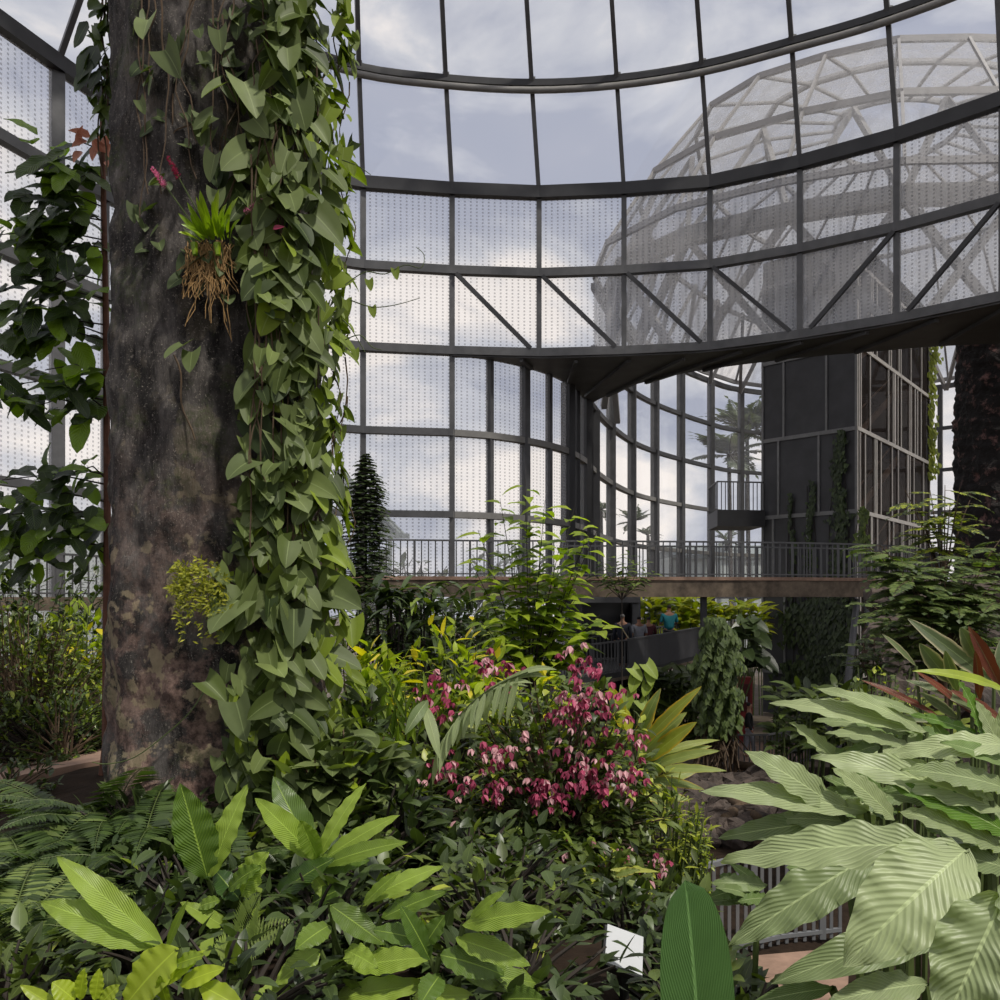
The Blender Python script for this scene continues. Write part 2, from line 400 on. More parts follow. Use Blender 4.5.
ringbeam(inn(K, .12), z(7.78), .30, .26)
ringbeam(inn(K[:iS+1], .12), z(5.2), .24, .22)
ringbeam(inn(K[:iS+1], .12), z(2.61), .24, .20)
Ts = smooth_curve(T, 4)
ringbeam(inn(Ts, .1), z(15.8), .22, .20, STEELD, .1)
mb = MB(); mb.tube([(p[0], p[1], z(15.62)) for p in inn(Ts, .35)], .10, n=8); trim(mb, STEELG, True)
ringbeam(inn(U, .1), z(19), .3, .3, STEELD)
ringbeam(inn(U2, .1), z(22), .3, .3, STEELD)
for i in range(iS, nK-1):                        # wind braces in the lowest band of the hanging wall
    a, b = inn(K, .3)[i], inn(K, .3)[i+1]; mb = MB()
    if i < iS+4: p, q = lerp2(a, b, .04), lerp2(a, b, .90); mb.beam((*p, z(10.2)), (*q, z(7.9)), .12, .12)
    else: p, q = lerp2(a, b, .98), lerp2(a, b, .12); mb.beam((*p, z(10.2)), (*q, z(7.9)), .12, .12)
    trim(mb, STEELD)

# lower wall that leaves the near hall and swings back into the second hall
SW = [(452, 28.55), (490, 29.07), (525, 30.0), (549, 31.0), (568, 32.3), (585, 34.7), (594, 37.3), (611, 41.2), (632, 45.2), (655, 48.2), (681, 50.9), (711, 53.8), (741, 56.0)]
SWp = [XY(a, b) for a, b in SW] + [(20.6, 58.2), (24.2, 57.6), (27.0, 55.2), (29.6, 52.4), (31.6, 49), (32.8, 45.3), (33, 41.3), (32.2, 37.3), (30.2, 33.7), (27, 30.6), (23.4, 28.6), (19.4, 27.5)]
NEAR = [XY(1000, 27.0), XY(930, 27.35), XY(860, 28.0), XY(800, 28.6), XY(700, 30.2), XY(640, 32.0), XY(607, 33.8), XY(592, 35.6)]
SWs = smooth_curve(SWp, 4)
for i in range(len(SWp)-1):
    a, b = SWp[i], SWp[i+1]; w = math.dist(a, b); mb = MB()
    lv = [z(-5)]+[z(h) for h in HL]
    if i < 6: lv = lv[:5]
    seg = SWs[i*4:i*4+5]
    for z0, z1 in zip(lv, lv[1:]):
        for q, (c, d) in enumerate(zip(seg, seg[1:])): pane(mb, (*c, z0), (*d, z0), (*d, z1), (*c, z1), w*q/4, w/4, z1-z0)
    window(mb, FRIT if i < 4 else GLASS2)
for h in (2.61, 5.2, 7.78, 10.33, 12.88, 0.0):
    pts = SWs if h < 7.9 else SWs[24:]
    ringbeam(pts, z(h), .26, .26 if h > 12 else .2, STEELG if h in (5.2, 2.61) else STEEL)
cc = (18.0, 41.5)
for i, p in enumerate(SWp[1:], 1):
    d = V((cc[0]-p[0], cc[1]-p[1], 0)).normalized() if i > 5 else V((1, -.9, 0)).normalized()
    top = z(12.88) if i > 6 else z(7.7)
    wid, dep = (.16, .2) if i in (1, 3) else (.26, .26) if i == 2 else (.34, .4) if i in (4, 5, 6) else (.26, .42)
    mb = MB(); mb.beam((*p, z(-5)), (*p, top), wid, dep, up=d); trim(mb, STEELD if i in (4, 5, 6) else STEEL)
    if i in (4, 5):
        q = lerp2(p, SWp[i+1], .42); mb = MB(); mb.beam((*q, z(-5)), (*q, top), .2, .3, up=d); trim(mb, STEELD)

# the dark ring beam and its soffit between the two halls
mb = MB()
front = smooth_curve(inn(K, .28)[iS:nK-1], 5)
back = [XY(455, 28.6), XY(490, 28.75), XY(530, 29.8), XY(560, 31.2), XY(578, 33.2), XY(589, 35.4)] + NEAR[::-1][1:] + [(17.5, 26.8), (20, 26.6)]
back = smooth_curve(back, 5)
def resample(pts, n):
    L = [0]
    for a, b in zip(pts, pts[1:]): L.append(L[-1]+math.dist(a, b))
    out = []
    for k in range(n+1):
        t = L[-1]*k/n; i = max(j for j in range(len(L)) if L[j] <= t+1e-9); i = min(i, len(pts)-2)
        out.append(lerp2(pts[i], pts[i+1], (t-L[i])/max(1e-9, L[i+1]-L[i])))
    return out
fr, bk = resample(front, 60), resample(back, 60)
zb, zt = z(7.60), z(7.84)
for i in range(60):
    a, b, c, d = fr[i], fr[i+1], bk[i+1], bk[i]
    mb.quad((*a, zb), (*d, zb), (*c, zb), (*b, zb)); mb.quad((*a, zt), (*b, zt), (*c, zt), (*d, zt))
    mb.quad((*a, zb), (*b, zb), (*b, zt), (*a, zt)); mb.quad((*c, zb), (*d, zb), (*d, zt), (*c, zt))
trim(mb, SOFF)
for i in range(6, 60, 5):
    mb = MB(); a, d = lerp2(fr[i], bk[i], .08), lerp2(fr[i], bk[i], .92)
    mb.beam((*a, zb-.05), (*d, zb-.05), .12, .1); trim(mb, SOFF)

# ------------------------------------------------------------------ roof of the second hall, seen through the near wall
LOOP = resample(smooth_curve([SWp[6], SWp[7], SWp[8], SWp[9], SWp[10], SWp[11], SWp[12]]+SWp[13:]+NEAR[1:]+[SWp[6]], 4), 26)[:-1]
def sc(p, s): return (cc[0]+(p[0]-cc[0])*s, cc[1]+(p[1]-cc[1])*s)
RL = [(7.84, 1.0), (10.6, 1.0), (13.3, 1.0), (16.5, .86), (19.8, .68), (20.9, .45), (21.4, .2)]
rf = thing('dome_roof', 'tall pale dusty glass dome of the second hall rising beyond the near glass wall', 'dome', (cc[0], cc[1], z(7.84)))
pn = MB(); n = len(LOOP)
isnear = lambda p: (p[1]-41.5)+(p[0]-18)*.25 < -1.5      # the side facing the first hall; the far side is the window wall itself
for (h0, s0), (h1, s1) in zip(RL, RL[1:]):
    for i in range(n):
        a, b = LOOP[i], LOOP[(i+1) % n]
        if h0 < 13 and not (isnear(a) and isnear(b)): continue
        pn.quad((*sc(a, s0), z(h0)), (*sc(b, s0), z(h0)), (*sc(b, s1), z(h1)), (*sc(a, s1), z(h1)))
pn.build('glazing', ROOFG, rf)
for h, s in RL[2:]:
    q = MB()
    for i in range(n): q.beam((*sc(LOOP[i], s), z(h)), (*sc(LOOP[(i+1) % n], s), z(h)), .14, .22)
    q.build('ring_rib', LATT, rf)
q = MB()
for i in range(n):
    if isnear(LOOP[i]): q.beam((*sc(LOOP[i], .96), z(12.5)), (*sc(LOOP[(i+1) % n], .96), z(12.5)), .4, .6, ext=.1)
q.build('tie_ring', STEELG, rf)
q = MB()
for i in range(n):
    a = LOOP[i]
    for k, ((h0, s0), (h1, s1)) in enumerate(zip(RL, RL[1:])):
        if k >= 2: q.beam((*sc(a, s0), z(h0)), (*sc(a, s1), z(h1)), .1, .12)
q.build('rafter', LATT, rf)
q = MB()
for i in range(n):
    a, b = LOOP[i], LOOP[(i+1) % n]; m_ = lerp2(a, b, .5)
    if isnear(a) and isnear(b):
        for (x, y) in ((a, b), (b, a)): q.beam((*sc(x, .97), z(7.9)), (*sc(y, .96), z(12.4)), .24, .24)
    q.beam((*sc(a, .96), z(12.5)), (*sc(m_, .83), z(16.5)), .18, .18); q.beam((*sc(b, .96), z(12.5)), (*sc(m_, .83), z(16.5)), .18, .18)
q.build('lattice', LATT, rf)

# ------------------------------------------------------------------ bridge, walkway and railings
def slab(mb, fr, bk, z0, z1):
    for i in range(len(fr)-1):
        a, b, c, d = fr[i], fr[i+1], bk[i+1], bk[i]
        za0, zb0, za1, zb1 = (z0[i], z0[i+1], z1[i], z1[i+1]) if isinstance(z0, list) else (z0, z0, z1, z1)
        mb.quad((*a, za0), (*d, za0), (*c, zb0), (*b, zb0)); mb.quad((*a, za1), (*b, zb1), (*c, zb1), (*d, za1))
        mb.quad((*a, za0), (*b, zb0), (*b, zb1), (*a, za1)); mb.quad((*c, zb0), (*d, za0), (*d, za1), (*c, zb1))
    for i in (0, -1):
        k = 0 if i == 0 else len(fr)-1
        q0, q1 = (z0[k], z1[k]) if isinstance(z0, list) else (z0, z1)
        mb.quad((*fr[i], q0), (*fr[i], q1), (*bk[i], q1), (*bk[i], q0))
BF = smooth_curve([XY(300, 25.4), XY(380, 25.9), XY(470, 26.3), XY(570, 26.5), XY(680, 26.8), XY(780, 27.3), XY(860, 28.2), XY(905, 29.6), XY(930, 31.6), XY(938, 34)], 6)
BB = [(p[0]-(0 if i < 40 else (i-40)*.05), p[1]+1.7) for i, p in enumerate(BF)]
br = thing('footbridge', 'curved footbridge with weathered concrete edge crossing in front of the dark tower', 'bridge', (BF[0][0], BF[0][1], z(0)))
mb = MB(); slab(mb, BF, BB, z(0), z(.50)); mb.build('deck', CONC, br)
mb = MB(); slab(mb, [(p[0], p[1]-.04) for p in BF], [(p[0], p[1]+.12) for p in BF], z(.50), z(.60)); mb.build('edge_strip', PAVE, br)
c = XY(703.5, 27.3); mb = MB(); mb.beam((c[0], c[1], 0), (c[0], c[1], z(0)), .17, .17); mb.build('column', STEELD, br)
def railing(name, label, path, zf, hgt=1.06, sp=.24, bar=(.035, .02), post=8, m=STEEL):
    """path of (x, y); zf height of its foot at each point"""
    r = thing(name, label, 'railing', (path[0][0], path[0][1], zf[0]), None)
    q = MB(); q2 = MB()
    for i in range(len(path)-1):
        q.beam((*path[i], zf[i]+hgt), (*path[i+1], zf[i+1]+hgt), .06, .05, ext=.01)
        q2.beam((*path[i], zf[i]+.08), (*path[i+1], zf[i+1]+.08), .04, .04, ext=.01)
    q.build('handrail', m, r); q2.build('bottom_rail', m, r)
    L = [0]
    for a, b in zip(path, path[1:]): L.append(L[-1]+math.dist(a, b))
    n = min(int(L[-1]/sp), 99); me = None
    for k in range(n+1):
        t = L[-1]*k/n; i = max(j for j in range(len(L)) if L[j] <= t+1e-9); i = min(i, len(path)-2); f = (t-L[i])/max(1e-9, L[i+1]-L[i])
        p = lerp2(path[i], path[i+1], f); zz = zf[i]+(zf[i+1]-zf[i])*f
        if me is None:
            b = MB(); b.box((0, 0, hgt/2), bar[0], bar[1], hgt); o = b.build('baluster', m); me = o.data
        else: o = bpy.data.objects.new('baluster', me); C.objects.link(o)
        o.parent = r; o.location = V((p[0], p[1], zz))-r.location
        if k % post == 0: o.scale = (1.9, 2.2, 1)
    return r
off = lambda pts, d: [(p[0], p[1]+d) for p in pts]
railing('bridge_railing', 'grey bar railing along the footbridge edge nearest the planting', off(BF, .03)[12:], [z(.6)]*len(BF[12:]), 1.05, .2)
railing('bridge_railing', 'grey bar railing on the bridge edge nearest the glass wall', off(BB, -.06)[18:44], [z(.5)]*26, 1.1, .26)
railing('walkway_railing', 'railing running before the glass wall behind the slender leafy column plant', off(BF, .03)[:13], [z(.6)]*13, 1.05, .2)
WL = [(K[i][0]+1.3, K[i][1]-1.0) for i in range(1, 6)]
mb = MB(); slab(mb, WL, [(p[0]-1.1, p[1]+.6) for p in WL], z(-.3), z(0)); o = mb.build('side_walkway', CONC); tag(o, 'raised concrete walkway behind the dense shrub at the glass wall', 'walkway')
railing('walkway_railing', 'railing seen between the sapling and the dense shrub', WL, [z(0)]*5, .95, .24)

# lower ramp with its people
RF = [XY(520, 26.0), XY(560, 26.6), XY(600, 27.9), XY(628, 28.9), XY(660, 30.6), XY(694, 33.0), XY(724, 36)]
rz = [z(-2.5), z(-2.48), z(-2.42), z(-2.36), z(-2.28), z(-2.15), z(-2.1)]
RB = [(p[0]-.9, p[1]+2.3) for p in RF]
rp = thing('ramp', 'dark lower ramp on which the people walk beneath the footbridge', 'ramp', (RF[0][0], RF[0][1], rz[0]))
mb = MB(); slab(mb, RF, RB, [a-.28 for a in rz], rz); mb.build('deck', STEELD, rp)
mb = MB()
for i in range(3, 6): mb.beam((*RF[i], rz[i]+.48), (*RF[i+1], rz[i+1]+.48), .05, 1.0, ext=.01)
mb.build('solid_parapet', TOWERP, rp, )
mb = MB()
for i in range(3, 6): mb.beam((*RF[i], rz[i]+1.0), (*RF[i+1], rz[i+1]+1.0), .09, .05, ext=.01)
mb.build('handrail', STEEL, rp)
mb = MB()
for i in range(6): mb.beam((RF[i][0], RF[i][1]-.03, rz[i]-.22), (RF[i+1][0], RF[i+1][1]-.03, rz[i+1]-.22), .06, .1, ext=.01)
mb.build('edge_strip', CONC, rp)
for i in (1, 3, 5):
    mb = MB(); mb.beam((RF[i][0]-.4, RF[i][1]+1, 0), (RF[i][0]-.4, RF[i][1]+1, rz[i]-.2), .2, .2); mb.build('column', STEELD, rp)
railing('ramp_railing', 'dark bar railing at the start of the lower ramp', RF[:4], rz[:4], .98, .17)
railing('ramp_railing', 'railing along the back of the lower ramp beside the backlit leaves', RB[3:], rz[3:], .98, .25, post=6)
rm = thing('portal', 'dark portal with a recessed opening behind the people on the ramp', 'portal', (*XY(600, 35), 0))
a, b = XY(560, 33.4), XY(636, 34.2)
mb = MB(); mb.beam((*a, 2.6), (*b, 2.6), .3, .2, ext=.05); mb.beam((*a, z(-.1)), (*b, z(-.1)), .5, .22, ext=.05)
mb.beam((*b, 0), (*b, z(0)), .3, .3); mb.beam((*a, 0), (*a, z(0)), .3, .3); mb.build('frame', STEEL, rm)
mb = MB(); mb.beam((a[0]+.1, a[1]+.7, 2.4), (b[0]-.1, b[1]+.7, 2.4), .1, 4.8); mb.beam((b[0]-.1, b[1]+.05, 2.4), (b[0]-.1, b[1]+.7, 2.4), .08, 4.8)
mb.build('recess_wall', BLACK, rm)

# ------------------------------------------------------------------ stair tower
tl, tc_, tr_ = V((*XY(763, 39.2), 0)), V((*XY(856.5, 36), 0)), V((*XY(929, 45.6), 0))
tb = tl+(tr_-tc_)
tw = thing('stair_tower', 'dark panelled stair tower standing behind the curved footbridge', 'tower', tc_)
TZ = z(14.5)
mb = MB(); mb.quad((*tl[:2], 0), (*tc_[:2], 0), (*tc_[:2], TZ), (*tl[:2], TZ)); mb.quad((*tb[:2], 0), (*tl[:2], 0), (*tl[:2], TZ), (*tb[:2], TZ)); mb.quad((*tr_[:2], 0), (*tb[:2], 0), (*tb[:2], TZ), (*tr_[:2], TZ)); mb.quad((*tl[:2], TZ), (*tc_[:2], TZ), (*tr_[:2], TZ), (*tb[:2], TZ))
e = (tr_-tc_).normalized(); ins = e*.0
mb.build('wall', TOWERP, tw)
mb = MB(); mb.quad((*tc_[:2], 0), (*tr_[:2], 0), (*tr_[:2], TZ), (*tc_[:2], TZ)); TG = glassmat('smoked_glass', .34, (.075, .062, .058, 1), gloss=.03); mb.build('side_glazing', TG, tw)
fd = (tc_-tl); fn = V((-e.x, -e.y, 0)); fnorm = V((fd.y, -fd.x, 0)).normalized(); fnorm = fnorm if fnorm.y < 0 else -fnorm
snorm = V((e.y, -e.x, 0)); lev = [z(-3.2), z(.1), z(3.44), z(6.76), z(10.1), z(13.4)]
mb = MB(); ms = MB()
for h in lev:
    mb.beam(tl+V((0, 0, h))+fnorm*.03, tc_+V((0, 0, h))+fnorm*.03, .06, .16)
    ms.beam(tc_+V((0, 0, h))+snorm*.03, tr_+V((0, 0, h))+snorm*.03, .08, .16)
FX = {0: (.25, .72, .9), 1: (.12, .5, .8), 2: (.18, .62, .84), 3: (.24, .70), 4: (.16, .6, .74), 5: ()}
for i, h in enumerate(lev[:-1]):
    for f in (0.0,)+FX[i]+(1.0,):
        p = tl.lerp(tc_, f)+fnorm*.03; mb.beam(p+V((0, 0, h)), p+V((0, 0, lev[i+1])), .09, .05, up=fnorm)
    rr = random.Random(40+i); xs = sorted([rr.random() for _ in range(15)]+[0, 1])
    for f in xs:
        p = tc_.lerp(tr_, f)+snorm*.03; ms.beam(p+V((0, 0, h)), p+V((0, 0, lev[i+1])), .10, .05, up=snorm)
mb.build('front_frame', TRIM_SHADE, tw); ms.build('side_frame', TRIM_LIT, tw)
st = MB()
for i, h in enumerate(lev[:-1]):
    a, b = tc_.lerp(tr_, .25)-snorm*.9, tc_.lerp(tr_, .8)-snorm*.9
    st.beam(a+V((0, 0, h+.2)), b+V((0, 0, lev[i+1])), .08, .32); st.beam(a+V((0, 0, h+1.2)), b+V((0, 0, lev[i+1]+1)), .05, .05)
    st.beam(b+V((0, 0, h)), tr_-snorm*.9+V((0, 0, h)), 1.2, .14)
st.build('stair', PAVE, tw)
cb = MB(); cb.quad(*[tuple(p) for p in (tc_.lerp(tr_, .16)-snorm*2, tr_-snorm*2, tr_-snorm*2+V((0, 0, TZ)), tc_.lerp(tr_, .16)-snorm*2+V((0, 0, TZ)))]); cb.build('inner_wall', TOWERG, tw)
# balcony on its flank
bl = P(718, 515, 38.5); by = tl.lerp(tc_, 0)
bal = thing('balcony', 'small balcony with thin bar railing jutting from the tower flank', 'balcony', (bl.x, bl.y, z(3.1)))
b0 = V((bl.x, 38.6, 0)); b1 = V((tl.x+.0, 38.9, 0)); b2 = V((tl.x, 41.4, 0)); b3 = V((bl.x+.2, 41.2, 0))
mb = MB(); slab(mb, [tuple(b0[:2]), tuple(b1[:2])], [tuple(b3[:2]), tuple(b2[:2])], z(3.05), z(3.75)); mb.build('floor_box', STEELD, bal)
zt_ = z(3.75); mb = MB(); mb.beam(b0+V((0, 0, zt_+1.2)), b1+V((0, 0, zt_+1.2)), .05, .06); mb.beam(b0+V((0, 0, zt_+1.2)), b3+V((0, 0, zt_+1.2)), .05, .06); mb.build('handrail', STEEL, bal)
for k in range(12):
    mb = MB(); mb.beam(b0.lerp(b1, k/12)+V((0, 0, zt_)), b0.lerp(b1, k/12)+V((0, 0, zt_+1.2)), .045, .03); mb.build('baluster', STEEL, bal)
for k in range(1, 9):
    mb = MB(); mb.beam(b0.lerp(b3, k/9)+V((0, 0, zt_)), b0.lerp(b3, k/9)+V((0, 0, zt_+1.2)), .045, .03); mb.build('baluster', STEEL, bal)

# ------------------------------------------------------------------ plant makers
def up_n(d=None): return V((rv(-.3, .3), rv(-.3, .3), 1)).normalized()
def bush(name, label, cat, c, rad, n, leafL, lw=.45, m=None, stem=None, nb=None, base=None, droop=.5, shape='lance', cc_=0., ns=3, nc=2, upb=.35, sr=.012, group=None, tw=5, dz=.0, bright=0):
    """branches from one foot to points in an ellipsoid, leaves along their outer half"""
    c = V(c); nb = nb or max(12, n//14)
    if base is None: base = V((c.x, c.y, ground(c.x, c.y)))
    r = thing(name, label, cat, base, group); fo = MB(); sm = MB(); per = max(1, n//nb)
    for k in range(nb):
        d = rdir(); q = (rv(.25, 1))**.4
        e = c+V((d.x*rad[0]*q, d.y*rad[1]*q, d.z*rad[2]*q))
        b = base+V((rv(-.3, .3)*rad[0]*.5, rv(-.3, .3)*rad[1]*.5, 0))
        mid = b.lerp(e, .5)+V((rv(-.1, .1), rv(-.1, .1), 0))*rad[0]; mid.z += (e.z-b.z)*.12
        pts = [b*(1-t)**2+mid*2*t*(1-t)+e*t*t for t in [i/6 for i in range(7)]]
        sm.tube(pts, sr, sr*.35, n=4, cap=False)
        for i in range(per):
            t = 1-(rv(0, 1)**1.3)*.42; p = b*(1-t)**2+mid*2*t*(1-t)+e*t*t
            p = p+rdir()*leafL*.35
            a = rdir(); out = (p-c); out.z *= .6
            dd = (a*.8+out.normalized()*.7+V((0, 0, upb))).normalized()
            L = leafL*rv(.6, 1.15)
            fo.leaf(p, dd, up_n(), L, L*lw, droop*rv(.5, 1.4), shape, ns, nc, .2, 0, (rv(0, 1), 1 if R.random() < cc_ else rv(0, .1), rv(0, 1)))
    fo.build('foliage', m or L_SHRUB, r, smooth=True); sm.build('branches', stem or STEMB, r)
    return r
def frond(fo, sm, b, d, L, n=16, lL=.12, lW=.03, droop=.6, nrm=None, r=.004, tint=None, shape='lance', taper=True, ns=2, ang=.9, lift=.0, start=.12, cc_=0):
    g = V((0, 0, -1)); d = d.normalized(); p1 = b+d*L*.55; p2 = p1+(d+g*droop).normalized()*L*.45
    nrm = nrm or V((0, 0, 1)); pts = []
    for i in range(8):
        t = i/7; pts.append(b*(1-t)**2+p1*2*t*(1-t)+p2*t*t)
    sm.tube(pts, r, r*.4, n=4, cap=False)
    for i in range(n):
        t = start+(1-start)*i/n; p = b*(1-t)**2+p1*2*t*(1-t)+p2*t*t
        dd = ((p1-b)*(1-t)+(p2-p1)*t).normalized(); s = dd.cross(nrm)
        if s.length < .01: continue
        s.normalize(); nn = s.cross(dd); w = math.sin(PI*(.15+.85*t)**.8) if taper else (1-.4*t)
        for sg in (-1, 1):
            q = (s*sg*ang+dd*(1.25-ang)+nn*lift+rdir()*.06).normalized()
            fo.leaf(p, q, nn, lL*max(.12, w)*rv(.9, 1.1), lW*(.6+.4*w), .25, shape, ns, 2, .08, 0, tint or (rv(.1, .9), cc_ if R.random() < .5 else 0, 0))
    t = 1
    fo.leaf(p2, (p2-p1).normalized(), nrm, lL*.5, lW, .2, shape, ns, 2)
def L2(mb, bp, tp, D0, D1, wpx, nh=(0, -.75, .65), bow=.12, shape='lance', ns=10, nc=4, fold=.12, wave=.0, tint=None, wn=5, sag=0):
    """a leaf from photo point bp at distance D0 to tp at D1; wpx its width there"""
    b = P(*bp, D0); t = P(*tp, D1); n = V(nh).normalized(); L = (t-b).length
    m = (b+t)/2+n*bow*L+V((0, 0, -sag*L))
    mb.leafc(b, m, t, n, wpx*(D0+D1)/2/F, shape, ns, nc, fold, wave, tint, wn=wn)
    return b
def stemto(sm, p, r=.008, foot=None, lean=.15):
    f = foot or V((p.x+rv(-lean, lean), p.y+rv(0, .25), ground(p.x, p.y+.1)))
    m = p.lerp(f, .5)+V((rv(-.03, .03), rv(-.03, .03), .05))
    sm.tube([f*(1-t)**2+m*2*t*(1-t)+p*t*t for t in [i/5 for i in range(6)]], r*1.3, r, n=6, cap=False)

# ------------------------------------------------------------------ the great trunk and what grows on it
TC = V((-1.56, 5.0, 0)); tz0 = ground(TC.x, TC.y)
def trunk_mesh(c, z0, z1, rf_, n=150, m=330, seed=3, amp=1):
    from mathutils import noise
    rr = random.Random(seed); ph = [rr.random()*6 for _ in range(8)]; mb = MB(); rings = []
    for i in range(m+1):
        zz = z0+(z1-z0)*i/m; ring = []
        for k in range(n):
            a = 2*PI*k/n; r = rf_(zz-z0)
            r *= 1+.035*math.sin(3*a+ph[0]+zz*.4)+.02*math.sin(7*a+ph[1]+zz*1.1)+.012*math.sin(13*a+ph[2]+zz*2.3)+.012*math.sin(zz*9+ph[3]+2*a)+.01*math.sin(zz*23+5*a+ph[4])
            q = V((math.cos(a)*r*3.2, math.sin(a)*r*3.2, zz*1.3)); r += amp*(.030*noise.fractal(q*1.6, .7, 2.1, 5)-.035*max(0, .16-abs(noise.noise(q*.9)))*2)
            ring.append(mb.add((c.x+math.cos(a)*r, c.y+math.sin(a)*r, zz)))
        rings.append(ring)
    for a, b in zip(rings, rings[1:]):
        for k in range(n): mb.f.append([a[k], a[(k+1) % n], b[(k+1) % n], b[k]])
    mb.f.append(rings[-1])
    return mb
big = thing('giant_tree_trunk', 'massive dark lichen-covered tree trunk hung with heart-leaved vine', 'tree', (TC.x, TC.y, tz0))
def trad(h): return .522+.105*math.exp(-h*1.1)+.02*math.exp(-(h-1.6)**2)
mb = trunk_mesh(TC-V((TC.x, TC.y, 0))*1 if False else V((0, 0, 0)), -.15, 8.2, lambda h: trad(h))
o = mb.build('bark', BARK, None, smooth=True); o.parent = big; o.location = (0, 0, 0)

vine = thing('climbing_vine', 'heart-leaved vine hanging in a thick curtain down the great trunk', 'vine', (TC.x+.5, TC.y-.3, tz0))
fo = MB(); sm = MB()
def trunk_pt(px, py, extra=0.):
    """point on the trunk's face seen at px, py (the rim beyond its edge)"""
    r = trad(max(0, H+(HZ-py)/F*5-tz0))+extra
    X = (px-500)/F*4.75; dx = X-TC.x
    dx = max(-r*1.0, min(r*1.0, dx)); y = TC.y-math.sqrt(max(0, r*r-dx*dx))
    X2 = (px-500)/F*y
    return P(px, py, y), V((dx/r, (y-TC.y)/r, 0))
def vine_bounds(py):
    ks = [(-30, 232, 354), (0, 236, 354), (100, 236, 356), (200, 240, 352), (300, 252, 350), (420, 248, 347), (500, 242, 345), (560, 222, 346), (640, 215, 352), (720, 205, 362), (800, 225, 372), (860, 230, 370)]
    for a, b in zip(ks, ks[1:]):
        if a[0] <= py <= b[0]:
            t = (py-a[0])/(b[0]-a[0]); return a[1]+(b[1]-a[1])*t, a[2]+(b[2]-a[2])*t
    return ks[-1][1:]
def heart(mb, p, out, L, tint, hang=1.0):
    d = (V((rv(-.9, .9), rv(-.5, .5), -hang*rv(.3, 1.2)))+out*.3).normalized()
    n = (out+V((rv(-.9, .9), rv(-.5, .5), rv(-.2, 1.1)))).normalized()
    mb.leaf(p, d, n, L, L*rv(.72, .95), rv(.2, .9), 'heart', 7, 4, rv(.05, .45), 0, tint)
for k in range(1750):
    py = rv(-30, 860); lo, hi = vine_bounds(py)
    u = R.random()**.8; px = lo+(hi-lo)*u+rv(-6, 0)
    if px < lo+30 and R.random() < .35: continue
    if px > hi-12: py += rv(-8, 8)
    if math.sin(py*.045+px*.11)+math.sin(py*.021-px*.07+2) < -1.15 and R.random() < .8: continue
    ex = rv(.02, .24) if px > 262 else rv(.01, .10)
    p, n = trunk_pt(px, py, ex)
    big_ = R.random()
    L = (rv(.06, .11) if big_ < .55 else rv(.11, .155) if big_ < .93 else rv(.16, .21))
    if px > 330: L *= .85
    g = rv(.5, 1) if (px > 322 and R.random() < .7) else (1 if R.random() < .05 else .3*R.random())  # rim leaves mostly yellower: backlight from the sky put into their tint
    heart(fo, p, n, L, (rv(0, 1)**1.4, g*.8, 0))
for k in range(75):                              # scattered leaves over the bare bark
    py = rv(5, 300); px = rv(132, 245) if py < 250 else rv(180, 240)
    p, n = trunk_pt(px, py, .04); heart(fo, p, n, rv(.05, .11), (rv(0, .6), 0, 0))
for (px, py, s) in ((148, 20, .16), (165, 50, .17), (219, 30, .12), (222, 85, .13), (244, 82, .24), (213, 116, .12), (215, 155, .13), (208, 128, .12), (253, 118, .17), (216, 190, .10), (250, 224, .16), (285, 245, .26), (300, 255, .24), (152, 76, .10), (140, 100, .08), (262, 150, .14), (247, 150, .2), (184, 345, .14), (192, 352, .12), (266, 310, .14), (285, 262, .15), (265, 275, .17),
                    (252, 460, .17), (258, 482, .16), (277, 435, .2), (290, 495, .19), (297, 535, .17), (290, 620, .18), (238, 600, .22), (260, 590, .24), (285, 690, .19), (275, 655, .16), (236, 702, .2), (318, 590, .27), (328, 655, .2), (305, 735, .2), (325, 780, .2), (253, 380, .15)):
    p, n = trunk_pt(px, py, .12); heart(fo, p, (n+V((0, -.5, .2))).normalized(), s, (rv(.5, 1), 0, 0))
for k in range(46):                              # hanging stems
    px = rv(252, 345) if k > 9 else rv(140, 260); py0 = rv(-30, 500) if k > 9 else rv(-40, 20); py1 = py0+(rv(120, 420) if k > 9 else rv(90, 230)); pts = []
    w = rv(2, 9); ph = rv(0, 6)
    for i in range(16):
        t = i/15; py = py0+(min(py1, 830)-py0)*t; p, n = trunk_pt(px+w*math.sin(ph+t*7)+w*.4*math.sin(t*19), py, .06 if k < 14 else .14); pts.append(p)
    sm.tube(pts, .005, .003, n=4, cap=False)
for (a, b) in (((190, -10), (168, 138)), ((240, 90), (214, 170)), ((198, 120), (168, 136)), ((262, 60), (300, 190)), ((265, 160), (222, 182)), ((280, 40), (290, 130)), ((174, 355), (192, 440))):
    pts = []
    for i in range(10):
        t = i/9; p, n = trunk_pt(a[0]+(b[0]-a[0])*t+3*math.sin(t*8), a[1]+(b[1]-a[1])*t, .03); pts.append(p)
    sm.tube(pts, .005, .004, n=4, cap=False)
tend = MB()
for pl in ([(345, 285), (365, 272), (385, 274), (405, 265), (421, 268), (424, 255), (416, 247)], [(350, 300), (372, 307), (395, 305), (420, 298)], [(345, 340), (360, 335), (372, 347), (382, 350)], [(342, 160), (358, 166), (371, 175)], [(343, 320), (352, 330), (365, 352)],
           [(205, 690), (190, 712), (165, 735), (135, 757), (108, 764), (92, 762)]):
    pp = smooth_curve([tuple(P(x, y, 4.7 if x > 300 else 4.38)) for x, y in pl], 4); tend.tube(pp, .004, .002, n=4, cap=False)
